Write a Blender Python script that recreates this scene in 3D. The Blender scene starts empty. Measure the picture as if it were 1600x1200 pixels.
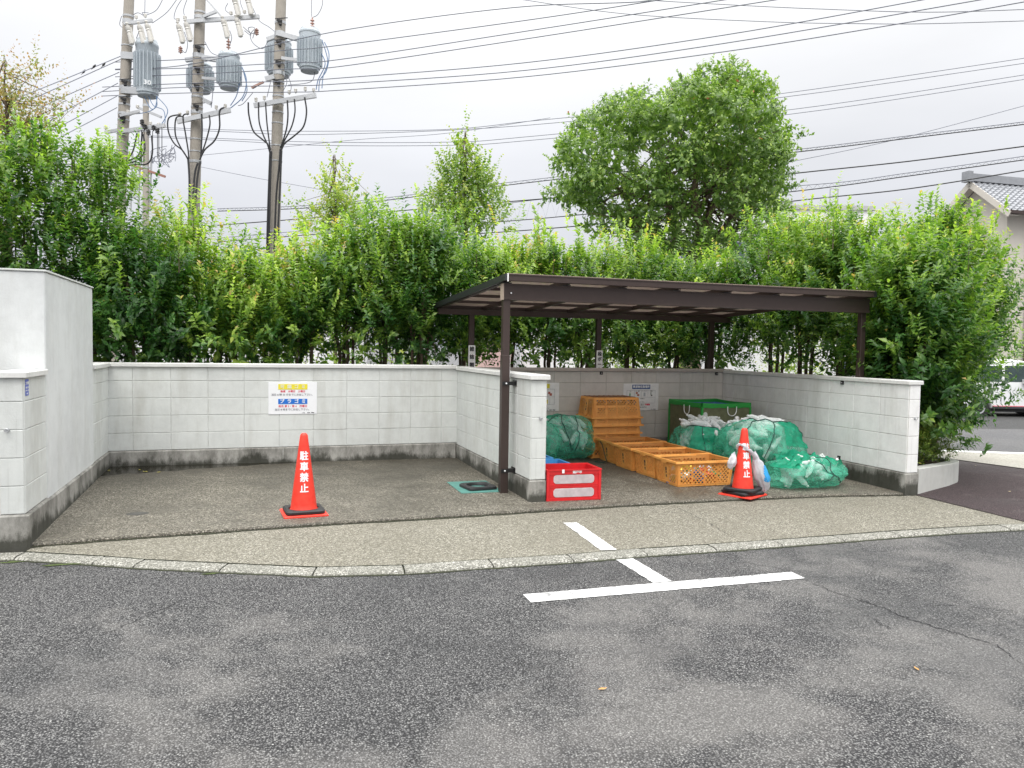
import bpy, bmesh, math, random
import numpy as np
from mathutils import Vector, Matrix, noise
R = math.radians
PI = math.pi
S = bpy.context.scene
COL = S.collection
# ------------------------------------------------------------------ camera
F_PX = 1204.8
CAM = Vector((1.2551, -9.6827, 1.2475))
yaw, pitch, roll = -0.3289, -0.0474, 0.0162
fw = Vector((-math.sin(yaw)*math.cos(pitch), math.cos(yaw)*math.cos(pitch), math.sin(pitch)))
r0 = Vector((math.cos(yaw), math.sin(yaw), 0)); u0 = r0.cross(fw)
rt = r0*math.cos(roll)+u0*math.sin(roll); up = -r0*math.sin(roll)+u0*math.cos(roll)
cd = bpy.data.cameras.new('camera'); cam = bpy.data.objects.new('camera', cd); COL.objects.link(cam)
cam.matrix_world = Matrix(((rt.x, up.x, -fw.x, CAM.x), (rt.y, up.y, -fw.y, CAM.y), (rt.z, up.z, -fw.z, CAM.z), (0, 0, 0, 1)))
cd.sensor_width = 36; cd.lens = F_PX/1600*36; cd.clip_start = .05; cd.clip_end = 2000
S.camera = cam
# ------------------------------------------------------------------ world: overcast sky
SUN_EL, SUN_AZ = 58, 205          # degrees; azimuth measured clockwise from +y
w = bpy.data.worlds.new('World'); S.world = w; w.use_nodes = True
nt = w.node_tree; bg = nt.nodes['Background']; bg.inputs[1].default_value = 0.1
sky = nt.nodes.new('ShaderNodeTexSky'); sky.sky_type = 'NISHITA'; sky.sun_disc = False
sky.sun_elevation = R(SUN_EL); sky.sun_rotation = R(SUN_AZ); sky.air_density = 1.5; sky.dust_density = 4
tc = nt.nodes.new('ShaderNodeTexCoord'); sp = nt.nodes.new('ShaderNodeSeparateXYZ')
nt.links.new(tc.outputs['Generated'], sp.inputs[0])
def wm(op, a, b):
    n = nt.nodes.new('ShaderNodeMath'); n.operation = op
    for i, v in enumerate((a, b)):
        if isinstance(v, (int, float)): n.inputs[i].default_value = v
        else: nt.links.new(v, n.inputs[i])
    return n.outputs[0]
zc = wm('MAXIMUM', sp.outputs[2], 0.0)
lum = wm('ADD', wm('ADD', wm('MULTIPLY', zc, 12.0), 5.75), wm('MULTIPLY', wm('MAXIMUM', wm('SUBTRACT', zc, .42), 0.0), 36.0))      # overcast luminance grows to the zenith
nz = nt.nodes.new('ShaderNodeTexNoise'); nz.inputs['Scale'].default_value = 2.2; nz.inputs['Detail'].default_value = 5
mp = nt.nodes.new('ShaderNodeMapping'); mp.inputs['Scale'].default_value = (1, 1, 3)
nt.links.new(tc.outputs['Generated'], mp.inputs[0]); nt.links.new(mp.outputs[0], nz.inputs[0])
lum = wm('MULTIPLY', lum, wm('ADD', wm('MULTIPLY', nz.outputs[0], .36), .83))
cl = nt.nodes.new('ShaderNodeMixRGB'); cl.blend_type = 'MULTIPLY'; cl.inputs[0].default_value = 1
tint = nt.nodes.new('ShaderNodeMixRGB'); tint.inputs[1].default_value = (.93, .96, 1.07, 1); tint.inputs[2].default_value = (1, 1, 1, 1)
nt.links.new(wm('MINIMUM', wm('MULTIPLY', zc, 2.4), 1.0), tint.inputs[0])
nt.links.new(tint.outputs[0], cl.inputs[1]); nt.links.new(lum, cl.inputs[2])
mx = nt.nodes.new('ShaderNodeMixRGB'); mx.inputs[0].default_value = .93
nt.links.new(sky.outputs[0], mx.inputs[1]); nt.links.new(cl.outputs[0], mx.inputs[2]); nt.links.new(mx.outputs[0], bg.inputs[0])
sl = bpy.data.lights.new('sun', 'SUN'); sl.energy = 1.25; sl.angle = R(26); sl.color = (1, .965, .9)
so = bpy.data.objects.new('sun', sl); COL.objects.link(so)
sd = Vector((math.sin(R(SUN_AZ))*math.cos(R(SUN_EL)), math.cos(R(SUN_AZ))*math.cos(R(SUN_EL)), math.sin(R(SUN_EL))))
so.rotation_euler = sd.to_track_quat('Z', 'Y').to_euler(); so.location = (0, -5, 12)
S.view_settings.view_transform = 'Standard'; S.view_settings.look = 'None'
S.view_settings.exposure = 0.14; S.view_settings.gamma = 1
S.cycles.max_bounces = 7; S.cycles.transparent_max_bounces = 14
# ------------------------------------------------------------------ helpers
def ray(px, py): return fw+rt*((px-800)/F_PX)-up*((py-600)/F_PX)
def at(px, py, Z): return CAM+ray(px, py)*Z                # point seen at that pixel, Z metres deep
def aty(px, py, y): d = ray(px, py); return CAM+d*((y-CAM.y)/d.y)
def P(x, y): return -.19-.006*min(x, 13)+.013*y            # the yard's gentle fall
SX, SY = .778, .628
def drop(x, y):
    s = (x-CAM.x)*SX+(y-CAM.y)*SY
    k = [(-1e3, 0), (11.5, 0), (14.2, -.05), (20, -.18), (24, -.24), (1e4, -.24)]
    for a, b in zip(k, k[1:]):
        if s <= b[0]: return a[1]+(b[1]-a[1])*(s-a[0])/(b[0]-a[0])
def T(x, y): return P(x, max(min(y, 3), -14))+drop(x, y)
ORG = {}
def tag(o, label=None, cat=None, group=None, kind=None):
    if label: o['label'] = label
    if cat: o['category'] = cat
    if group: o['group'] = group
    if kind: o['kind'] = kind
    return o
def thing(name, label, cat, loc=(0, 0, 0), group=None, rz=0):
    o = bpy.data.objects.new(name, None); COL.objects.link(o); o.empty_display_size = .1
    o.location = loc; o.rotation_euler = (0, 0, rz); ORG[o.name] = Vector(loc) if rz == 0 else None
    return tag(o, label, cat, group)
def link(name, me, parent=None):
    o = bpy.data.objects.new(name, me); COL.objects.link(o)
    if parent: o.parent = parent; ORG[o.name] = ORG.get(parent.name)
    else: ORG[o.name] = Vector((0, 0, 0))
    return o
class MB:
    def __init__(s): s.v = []; s.f = []; s.m = []; s.mi = 0
    def add(s, vs, fs):
        b = len(s.v); s.v += [tuple(p) for p in vs]; s.f += [tuple(i+b for i in f) for f in fs]; s.m += [s.mi]*len(fs); return s
    def box(s, x0, x1, y0, y1, z0, z1):
        return s.add([(x0, y0, z0), (x1, y0, z0), (x1, y1, z0), (x0, y1, z0), (x0, y0, z1), (x1, y0, z1), (x1, y1, z1), (x0, y1, z1)],
              [(0, 3, 2, 1), (4, 5, 6, 7), (0, 1, 5, 4), (1, 2, 6, 5), (2, 3, 7, 6), (3, 0, 4, 7)])
    def cbox(s, x0, x1, y0, y1, z0, z1, c=.01):   # box with chamfered top and vertical edges
        lay = []
        for z, i in ((z0, 0), (z1-c, 0), (z1, c)):
            a, b, d, e = x0+i, x1-i, y0+i, y1-i
            lay.append([(a+c, d, z), (b-c, d, z), (b, d+c, z), (b, e-c, z), (b-c, e, z), (a+c, e, z), (a, e-c, z), (a, d+c, z)])
        vs = sum(lay, []); fs = [tuple(range(7, -1, -1)), tuple(range(16, 24))]
        for l in (0, 8):
            for i in range(8): j = (i+1) % 8; fs.append((l+i, l+j, l+8+j, l+8+i))
        return s.add(vs, fs)
    def obox(s, a, b, wd, ht, upv=(0, 0, 1)):     # bar from a to b
        a, b = Vector(a), Vector(b); d = (b-a).normalized(); x = d.cross(Vector(upv))
        if x.length < 1e-4: x = d.cross(Vector((1, 0, 0)))
        x.normalize(); y = x.cross(d).normalized(); x = x*wd/2; y = y*ht/2
        return s.add([a-x-y, a+x-y, a+x+y, a-x+y, b-x-y, b+x-y, b+x+y, b-x+y],
              [(0, 3, 2, 1), (4, 5, 6, 7), (0, 1, 5, 4), (1, 2, 6, 5), (2, 3, 7, 6), (3, 0, 4, 7)])
    def tube(s, pts, r, n=6, closed=False):
        pts = [Vector(p) for p in pts]; N = len(pts); rs = r if isinstance(r, (list, tuple)) else [r]*N
        vs = []; pv = None
        for i, p in enumerate(pts):
            if closed: t = pts[(i+1) % N]-pts[i-1]
            else: t = pts[min(i+1, N-1)]-pts[max(i-1, 0)]
            t.normalize()
            if pv is None:
                pv = t.cross(Vector((.13, .31, .94)))
                if pv.length < .05: pv = t.cross(Vector((1, 0, 0)))
            pv = (pv-t*pv.dot(t)).normalized(); q = t.cross(pv)
            for k in range(n): a = 2*PI*k/n; vs.append(p+(pv*math.cos(a)+q*math.sin(a))*rs[i])
        fs = []
        for i in range(N if closed else N-1):
            for k in range(n):
                a = i*n+k; b = i*n+(k+1) % n; c = ((i+1) % N)*n+(k+1) % n; d = ((i+1) % N)*n+k; fs.append((a, b, c, d))
        if not closed: fs.append(tuple(range(n-1, -1, -1))); fs.append(tuple((N-1)*n+k for k in range(n)))
        return s.add(vs, fs)
    def lathe(s, prof, n=16, M=None, cap=True):
        vs = []; M = M or Matrix()
        for (r, z) in prof:
            for k in range(n): a = 2*PI*k/n; vs.append(M @ Vector((r*math.cos(a), r*math.sin(a), z)))
        fs = [(i*n+k, i*n+(k+1) % n, (i+1)*n+(k+1) % n, (i+1)*n+k) for i in range(len(prof)-1) for k in range(n)]
        if cap: fs.append(tuple(range(n-1, -1, -1))); fs.append(tuple((len(prof)-1)*n+k for k in range(n)))
        return s.add(vs, fs)
    def poly(s, pts, z=None): return s.add([(p[0], p[1], z if z is not None else p[2]) for p in pts], [tuple(range(len(pts)))])
    def xf(s, fn): s.v = [tuple(fn(Vector(p))) for p in s.v]; return s
    def build(s, name, mats, parent=None, smooth=False):
        me = bpy.data.meshes.new(name)
        og = ORG.get(parent.name) if parent else None
        vs = [(p[0]-og[0], p[1]-og[1], p[2]-og[2]) for p in s.v] if og is not None else s.v
        me.from_pydata(vs, [], s.f)
        for m in (mats if isinstance(mats, (list, tuple)) else [mats]): me.materials.append(m)
        if len(me.materials) > 1: me.polygons.foreach_set('material_index', s.m)
        if smooth:
            me.polygons.foreach_set('use_smooth', [True]*len(me.polygons))
            try: me.set_sharp_from_angle(angle=R(38))
            except Exception: pass
        me.update()
        return link(name, me, parent)
def copy_tree(o, parent=None):
    c = o.copy(); COL.objects.link(c); c.parent = parent
    for ch in list(o.children): copy_tree(ch, c)
    return c
# ------------------------------------------------------------------ materials
class NT:
    def __init__(s, name):
        s.m = bpy.data.materials.new(name); s.m.use_nodes = True; s.t = s.m.node_tree; s.b = s.t.nodes['Principled BSDF']
        s.out = s.t.nodes['Material Output']; s._co = None
    def n(s, ty, **k):
        x = s.t.nodes.new('ShaderNode'+ty)
        for a, b in k.items(): setattr(x, a, b)
        return x
    def L(s, a, b): s.t.links.new(a, b)
    def co(s, scale=(1, 1, 1), kind='Object', loc=(0, 0, 0)):
        if s._co is None: s._co = s.n('TexCoord')
        m = s.n('Mapping'); m.inputs['Scale'].default_value = scale; m.inputs['Location'].default_value = loc
        s.L(s._co.outputs[kind], m.inputs[0]); return m.outputs[0]
    def noise(s, sc, scale=(1, 1, 1), det=4, rough=.55, loc=(0, 0, 0), dist=0):
        x = s.n('TexNoise'); x.inputs['Scale'].default_value = sc; x.inputs['Detail'].default_value = det; x.inputs['Roughness'].default_value = rough
        x.inputs['Distortion'].default_value = dist; s.L(s.co(scale, loc=loc), x.inputs['Vector']); return x.outputs[0]
    def vor(s, sc, feature='F1', out='Distance', scale=(1, 1, 1), rnd=1):
        x = s.n('TexVoronoi', feature=feature); x.inputs['Scale'].default_value = sc; x.inputs['Randomness'].default_value = rnd
        s.L(s.co(scale), x.inputs['Vector']); return x.outputs[out]
    def ramp(s, v, stops, mode='LINEAR'):
        x = s.n('ValToRGB'); cr = x.color_ramp; cr.interpolation = mode
        while len(cr.elements) < len(stops): cr.elements.new(.5)
        for e, (p, c) in zip(cr.elements, stops):
            e.position = p; e.color = c if len(c) == 4 else (*c, 1)
        s.L(v, x.inputs[0]); return x.outputs[0]
    def g(s, v, a, b): return s.ramp(v, [(a, (0, 0, 0)), (b, (1, 1, 1))])
    def mix(s, f, a, b, blend='MIX'):
        x = s.n('MixRGB', blend_type=blend)
        for i, v in enumerate((f, a, b)):
            if isinstance(v, (int, float)): x.inputs[i].default_value = v if i == 0 else (v, v, v, 1)
            elif isinstance(v, tuple): x.inputs[i].default_value = v if len(v) == 4 else (*v, 1)
            else: s.L(v, x.inputs[i])
        return x.outputs[0]
    def math(s, op, a, b=0):
        x = s.n('Math', operation=op)
        for i, v in enumerate((a, b)):
            if isinstance(v, (int, float)): x.inputs[i].default_value = v
            else: s.L(v, x.inputs[i])
        return x.outputs[0]
    def col(s, c):
        if isinstance(c, tuple): s.b.inputs['Base Color'].default_value = (*c[:3], 1)
        else: s.L(c, s.b.inputs['Base Color'])
        return s
    def rough(s, r):
        if isinstance(r, (int, float)): s.b.inputs['Roughness'].default_value = r
        else: s.L(r, s.b.inputs['Roughness'])
        return s
    def bump(s, h, strength=.3, dist=.01):
        x = s.n('Bump'); x.inputs['Strength'].default_value = strength; x.inputs['Distance'].default_value = dist
        s.L(h, x.inputs['Height']); s.L(x.outputs[0], s.b.inputs['Normal']); return s
def plain(name, c, rough=.5, metal=0, var=.12, bump=.15, nsc=30, spec=.5):
    k = NT(name); lo = tuple(x*(1-var) for x in c); hi = tuple(min(1, x*(1+var)) for x in c)
    nn = k.noise(nsc, det=5); n2 = k.noise(nsc*.12, det=3)
    k.col(k.ramp(k.mix(.5, nn, n2), [(.3, lo), (.7, hi)])).rough(rough); k.b.inputs['Metallic'].default_value = metal
    k.b.inputs['Specular IOR Level'].default_value = spec
    if bump: k.bump(nn, bump, .003)
    return k.m
def translucent(name, c, fac_t, alpha=1.0, rough=.4, var=.15, bump=0, lump=None):
    k = NT(name); nn = k.noise(18, det=4)
    cc = k.ramp(nn, [(.3, tuple(x*(1-var) for x in c)), (.7, tuple(min(1, x*(1+var)) for x in c))])
    k.col(cc).rough(rough)
    if bump: k.bump(nn if lump is None else k.noise(lump, det=3), bump, .01)
    tr = k.n('BsdfTranslucent'); k.L(cc, tr.inputs[0]); ms = k.n('MixShader'); ms.inputs[0].default_value = fac_t
    k.L(k.b.outputs[0], ms.inputs[1]); k.L(tr.outputs[0], ms.inputs[2]); last = ms.outputs[0]
    if alpha < 1:
        tp = k.n('BsdfTransparent'); m2 = k.n('MixShader'); m2.inputs[0].default_value = alpha
        k.L(tp.outputs[0], m2.inputs[1]); k.L(last, m2.inputs[2]); last = m2.outputs[0]
    k.L(last, k.out.inputs[0]); return k
M = {}
# painted block wall
def wallmat(name, c, dirt=.5, beige=0.0):
    k = NT(name)
    fine = k.noise(70, det=6, rough=.7); med = k.noise(7, det=8, rough=.72); streak = k.noise(1.0, scale=(3.4, 3.4, .55), det=7, rough=.7); big = k.noise(.8, det=3)
    c0 = k.ramp(k.mix(.5, med, big), [(.38, tuple(x*.84 for x in c)), (.6, c)])
    c0 = k.mix(k.math('MULTIPLY', k.g(streak, .5, .78), dirt), c0, (.36, .35, .30))
    # thin black run marks
    run = k.noise(1.0, scale=(30, 30, .9), det=3); c0 = k.mix(k.math('MULTIPLY', k.g(run, .66, .8), dirt*.5), c0, (.22, .21, .19))
    if beige: c0 = k.mix(beige, c0, (.36, .31, .26))
    k.col(c0).rough(.72).bump(k.mix(.35, fine, med), .55, .006); k.b.inputs['Specular IOR Level'].default_value = .3
    return k.m
M['wall'] = wallmat('painted_block', (.67, .69, .67), .5)
M['wall_grey'] = wallmat('weathered_block', (.70, .67, .62), .5)
M['wall_side'] = wallmat('side_block', (.86, .86, .85), .4)
M['render'] = wallmat('painted_render', (.71, .73, .73), .28)
M['joint'] = plain('mortar_joint', (.40, .39, .36), .9)
M['joint_white'] = plain('painted_joint', (.62, .63, .61), .8)
M['cope'] = plain('coping_paint', (.68, .68, .66), .6, var=.12)
M['cope_brown'] = plain('coping_weathered', (.47, .42, .38), .7, var=.15)
def basemat():
    k = NT('stained_concrete')
    st = k.noise(2.2, scale=(1.7, 1.7, .8), det=9, rough=.78); fine = k.noise(60, det=5, rough=.7); big = k.noise(1.3, det=4)
    c = k.ramp(k.mix(.25, st, big), [(.37, (.06, .058, .05)), (.45, (.17, .165, .148)), (.53, (.28, .272, .25)), (.62, (.40, .39, .36))])
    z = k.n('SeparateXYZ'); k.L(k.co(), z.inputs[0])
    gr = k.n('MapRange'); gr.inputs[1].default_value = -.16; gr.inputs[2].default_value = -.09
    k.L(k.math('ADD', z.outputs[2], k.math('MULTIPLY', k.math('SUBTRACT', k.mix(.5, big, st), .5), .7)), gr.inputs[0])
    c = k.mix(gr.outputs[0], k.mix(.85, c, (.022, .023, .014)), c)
    wh = k.noise(1.0, scale=(14, 14, .8), det=4, loc=(3, 1, 0)); c = k.mix(k.g(wh, .70, .76), c, (.6, .6, .57))
    k.col(c).rough(.8).bump(k.mix(.5, fine, st), .5, .006); return k.m
M['base'] = basemat()
# asphalt: visible aggregate, worn pale patches, dark binder
def asphalt(name, dark, mid, light, sc=108, patch=1.0, tint=(1, 1, 1)):
    k = NT(name)
    rnd = k.vor(sc, out='Color'); d = k.vor(sc); rnd2 = k.vor(sc*1.9, out='Color')
    sr = k.n('SeparateColor'); k.L(rnd, sr.inputs[0]); sr2 = k.n('SeparateColor'); k.L(rnd2, sr2.inputs[0])
    stone = k.ramp(sr.outputs[0], [(0, dark), (.45, mid), (.80, tuple(x*1.5 for x in mid)), (.93, tuple(x*.75 for x in light)), (1, tuple(min(1, x*1.3) for x in light))])
    stone2 = k.ramp(sr2.outputs[1], [(0, tuple(x*.5 for x in dark)), (.35, dark), (.6, mid), (.88, tuple(x*1.6 for x in mid)), (1, light)])
    c = k.mix(.5, stone, stone2)
    gap = k.g(d, .30, .62); c = k.mix(k.math('MULTIPLY', gap, .9), c, tuple(x*.5 for x in dark))
    big = k.noise(.38, det=5, rough=.6, dist=.6); big2 = k.noise(.95, det=6, rough=.7, loc=(7, 3, 0)); fine = k.noise(240, det=2)
    pm = k.math('MULTIPLY', k.g(k.mix(.5, big, big2), .495, .575), .62*patch)
    c = k.mix(pm, c, k.mix(.5, k.ramp(fine, [(.3, (.22, .21, .197)), (.7, (.36, .345, .325))]), c, 'MIX'))
    wet = k.math('MULTIPLY', k.g(k.noise(.5, det=5, rough=.62, loc=(1.2, 5, 2), dist=.4), .50, .62), .55*patch)
    c = k.mix(wet, c, k.mix(1, c, (.52, .53, .56), 'MULTIPLY'))
    if tint != (1, 1, 1): c = k.mix(1, c, tint, 'MULTIPLY')
    ro = k.math('SUBTRACT', .78, k.math('MULTIPLY', wet, .5))
    h = k.math('SUBTRACT', 1.0, k.math('MULTIPLY', k.math('POWER', d, 1.6), 1.1))
    k.col(c).rough(ro).bump(k.mix(.25, h, fine), 1.0, .009); k.b.inputs['Specular IOR Level'].default_value = .4
    return k.m
M['asphalt'] = asphalt('asphalt', (.026, .026, .029), (.170, .168, .166), (.44, .44, .42))
M['path'] = asphalt('dark_red_asphalt', (.045, .03, .033), (.095, .066, .07), (.24, .18, .18), sc=110, patch=.5)
M['far_asphalt'] = asphalt('far_asphalt', (.12, .12, .125), (.2, .2, .205), (.4, .4, .4), patch=.3)
M['far_dark'] = asphalt('parking_asphalt', (.06, .06, .06), (.10, .1, .1), (.2, .2, .2), patch=.3)
def aggregate(name, c1, c2, spk, dirt, dsc=.9, wet=0, sc=130):
    k = NT(name)
    rnd = k.vor(sc, out='Color'); d = k.vor(sc); s = k.n('SeparateColor'); k.L(rnd, s.inputs[0])
    st = k.ramp(s.outputs[0], [(0, tuple(x*.45 for x in c1)), (.4, c1), (.75, c2), (1, spk)])
    big = k.noise(dsc, det=7, rough=.65, dist=.3); big2 = k.noise(dsc*3, det=5, loc=(4, 4, 1)); n3 = k.noise(35, det=4, rough=.7)
    c = k.mix(k.math('MULTIPLY', k.g(k.mix(.4, big, big2), .42, .62), .85), st, k.mix(.55, st, dirt))
    c = k.mix(.5, c, k.mix(1, c, k.ramp(n3, [(.3, (.55, .55, .55)), (.7, (1.3, 1.3, 1.3))]), 'MULTIPLY'))
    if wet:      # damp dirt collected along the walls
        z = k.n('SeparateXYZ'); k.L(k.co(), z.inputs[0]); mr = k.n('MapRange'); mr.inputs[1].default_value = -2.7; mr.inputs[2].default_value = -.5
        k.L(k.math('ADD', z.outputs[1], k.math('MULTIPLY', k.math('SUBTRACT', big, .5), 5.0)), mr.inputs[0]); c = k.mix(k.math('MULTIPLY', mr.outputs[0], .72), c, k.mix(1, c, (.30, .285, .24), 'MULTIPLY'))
    k.col(c).bump(k.mix(.5, k.math('SUBTRACT', 1, d), n3), .6, .004)
    if wet: k.rough(k.math('SUBTRACT', .8, k.math('MULTIPLY', k.g(big, .4, .65), wet)))
    else: k.rough(.85)
    return k.m
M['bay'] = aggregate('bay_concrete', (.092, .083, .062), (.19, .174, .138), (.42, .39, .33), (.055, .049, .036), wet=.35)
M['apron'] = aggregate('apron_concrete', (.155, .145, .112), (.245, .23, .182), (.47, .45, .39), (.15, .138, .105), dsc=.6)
M['kerb'] = aggregate('kerb_concrete', (.19, .185, .16), (.29, .283, .248), (.6, .59, .54), (.17, .17, .14), dsc=2.5)
M['far_conc'] = aggregate('far_concrete', (.40, .38, .33), (.5, .48, .43), (.6, .58, .52), (.3, .28, .24), dsc=.6)
M['moss'] = plain('moss_crack', (.028, .032, .014), .95, var=.6, nsc=60, bump=.6)  # for the mossy joints and the painted shade line below the kerb
M['crack'] = plain('crack', (.022, .022, .024), .95, var=.3)
M['moss_green'] = plain('moss_green', (.06, .085, .02), .95, var=.6, nsc=90, bump=.6)
k = NT('water'); k.col((.018, .017, .012)).rough(.06); k.b.inputs['IOR'].default_value = 1.33; k.bump(k.noise(12), .03, .01); M['water'] = k.m
def paintline():
    k = NT('road_paint'); n1 = k.noise(45, det=6, rough=.75); n2 = k.noise(3, det=5)
    a = k.g(k.mix(.45, n1, n2), .415, .475); k.col(k.mix(a, (.24, .24, .24), k.ramp(k.mix(.5, n1, n2), [(.38, (.55, .55, .54)), (.55, (.80, .80, .79))]))).rough(.7).bump(n1, .4, .004); return k.m
M['paint'] = paintline()
M['brown'] = plain('bronze_aluminium', (.062, .043, .038), .42, .3, var=.12, bump=.05, nsc=12)
M['brown_in'] = plain('bronze_cap', (.42, .33, .27), .5)
M['dark_rail'] = plain('bronze_side', (.035, .037, .04), .4, .3)
k = translucent('bronze_polycarbonate', (.15, .112, .095), .45, .9, rough=.3, var=.2); M['poly'] = k.m
M['steel'] = plain('galvanised_steel', (.52, .53, .54), .4, .7, var=.15)
M['white'] = plain('white_panel', (.84, .85, .87), .45, var=.03, bump=0)
M['white_dirty'] = plain('white_dirty', (.88, .88, .87), .5, var=.12, nsc=14)
M['black'] = plain('black_rubber', (.022, .022, .024), .55, var=.3, bump=.2)
M['blackplate'] = plain('black_plate', (.012, .012, .013), .4)
k = NT('cone_red'); n1 = k.noise(25, det=5); k.col(k.mix(k.g(k.noise(7, det=7, rough=.75, loc=(1, 2, 3)), .56, .8), k.ramp(n1, [(.3, (.76, .035, .018)), (.7, (.86, .055, .03))]), (.55, .10, .07))).rough(.5).bump(n1, .05, .003); M['red'] = k.m
M['red_crate'] = plain('red_plastic', (.62, .02, .025), .35, var=.15, bump=.05)
M['teal'] = plain('teal_rubber', (.075, .22, .19), .6, var=.25, nsc=14)
M['yellow'] = plain('sign_yellow', (.80, .70, .04), .5, var=.03, bump=0)
M['blue'] = plain('sign_blue', (.01, .16, .60), .5, var=.03, bump=0)
M['navy'] = plain('sign_navy', (.01, .075, .30), .5, var=.03, bump=0)
M['ink_red'] = plain('ink_red', (.70, .05, .10), .6, var=.02, bump=0)
M['ink'] = plain('ink_black', (.035, .035, .04), .6, var=.02, bump=0)
M['ink_grey'] = plain('ink_grey', (.16, .16, .19), .6, var=.02, bump=0)
M['ink_white'] = plain('ink_white', (.82, .84, .86), .5, var=.02, bump=0)
M['ink_pale'] = plain('ink_pale', (.78, .78, .62), .5, var=.02, bump=0)
M['sticker'] = plain('sticker_blue', (.06, .10, .50), .4, var=.03, bump=0)
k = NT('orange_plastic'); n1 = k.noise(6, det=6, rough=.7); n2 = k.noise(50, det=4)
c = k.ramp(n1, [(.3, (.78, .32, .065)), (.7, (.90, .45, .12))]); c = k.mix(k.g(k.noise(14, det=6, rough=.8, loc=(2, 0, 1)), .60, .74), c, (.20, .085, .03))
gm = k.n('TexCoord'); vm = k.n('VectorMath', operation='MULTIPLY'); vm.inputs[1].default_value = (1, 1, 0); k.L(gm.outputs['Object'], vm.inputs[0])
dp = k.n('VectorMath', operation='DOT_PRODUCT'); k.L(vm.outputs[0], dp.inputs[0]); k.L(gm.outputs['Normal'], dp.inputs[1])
c = k.mix(k.math('MULTIPLY', k.math('LESS_THAN', dp.outputs['Value'], -.03), .6), c, (.30, .12, .03))     # inner faces coloured darker: painted shade behind the lattice, with some grime
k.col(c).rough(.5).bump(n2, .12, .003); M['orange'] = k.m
k = NT('orange_dirty'); n1 = k.noise(9, det=6, rough=.75)
k.col(k.ramp(n1, [(.38, (.09, .045, .025)), (.55, (.28, .12, .04)), (.7, (.6, .28, .07))])).rough(.6); M['orange_dirty'] = k.m
M['blue_plastic'] = plain('blue_plastic', (.07, .30, .62), .4, var=.12)
M['wood_conc'] = plain('pole_concrete', (.34, .31, .27), .85, var=.16, nsc=8)
M['tank'] = plain('transformer_paint', (.46, .51, .55), .4, var=.08, nsc=6)
M['tank_dark'] = plain('transformer_base', (.22, .25, .27), .5, var=.1)
M['porcelain'] = plain('porcelain', (.62, .60, .56), .3, var=.08)
M['insul_brown'] = plain('insulator_pink', (.45, .27, .22), .4, var=.1)
M['cable'] = plain('cable_black', (.02, .02, .022), .5)
M['cable_grey'] = plain('cable_grey', (.17, .18, .22), .5)
M['cable_blue'] = plain('cable_blue', (.13, .22, .38), .5)
M['bark'] = NT('bark'); kk = M['bark']; n1 = kk.noise(1, scale=(26, 26, 7), det=6, rough=.7)
kk.col(kk.ramp(n1, [(.3, (.05, .035, .025)), (.55, (.14, .10, .07)), (.75, (.24, .19, .14))])).rough(.9).bump(n1, .7, .01); M['bark'] = kk.m
def leafmat(name, stops, tr=.35, rough=.34):
    k = NT(name); a = k.n('Attribute', attribute_name='tone'); c = k.ramp(a.outputs['Fac'], stops)
    k.col(c).rough(rough); k.b.inputs['Specular IOR Level'].default_value = .5
    t = k.n('BsdfTranslucent'); k.L(k.mix(1, c, (1.5, 1.7, .8), 'MULTIPLY'), t.inputs[0])
    ms = k.n('MixShader'); ms.inputs[0].default_value = tr; k.L(k.b.outputs[0], ms.inputs[1]); k.L(t.outputs[0], ms.inputs[2]); k.L(ms.outputs[0], k.out.inputs[0]); return k.m
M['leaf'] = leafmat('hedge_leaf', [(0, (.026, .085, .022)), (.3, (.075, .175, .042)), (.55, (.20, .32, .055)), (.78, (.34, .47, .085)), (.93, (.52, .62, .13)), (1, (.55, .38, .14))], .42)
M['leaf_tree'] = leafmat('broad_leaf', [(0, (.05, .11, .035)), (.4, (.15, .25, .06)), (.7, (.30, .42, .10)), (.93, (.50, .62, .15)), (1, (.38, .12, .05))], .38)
M['leaf_ginkgo'] = leafmat('ginkgo_leaf', [(0, (.08, .16, .04)), (.4, (.20, .31, .07)), (.7, (.38, .45, .10)), (1, (.60, .54, .12))], .4, .5)
M['leaf_maple'] = leafmat('turning_leaf', [(0, (.12, .17, .06)), (.35, (.22, .24, .08)), (.6, (.40, .24, .12)), (1, (.42, .13, .07))], .4, .5)
M['leaf_cover'] = leafmat('azalea_leaf', [(0, (.04, .08, .015)), (.5, (.11, .18, .03)), (.9, (.25, .32, .05)), (1, (.35, .08, .04))], .3, .5)
# ------------------------------------------------------------------ ground
def sheet(name, x0, x1, y0, y1, nx, ny, zf, mat, kind='structure'):
    xs = np.linspace(x0, x1, nx) if not hasattr(nx, '__len__') else nx
    ys = np.linspace(y0, y1, ny) if not hasattr(ny, '__len__') else ny
    b = MB(); b.v = [(x, y, zf(x, y)) for y in ys for x in xs]; W = len(xs)
    b.f = [(j*W+i, j*W+i+1, (j+1)*W+i+1, (j+1)*W+i) for j in range(len(ys)-1) for i in range(W-1)]; b.m = [0]*len(b.f)
    return tag(b.build(name, mat, smooth=True), kind='structure')
gx = np.concatenate(([-600, -120, -30], np.arange(-12, 45, .75), [60, 120, 700])); gy = np.concatenate(([-200, -60, -25], np.arange(-14, 40, .75), [60, 130, 700]))
sheet('ground', 0, 0, 0, 0, gx, gy, lambda x, y: T(x, y)-.09, M['far_asphalt'])
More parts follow.
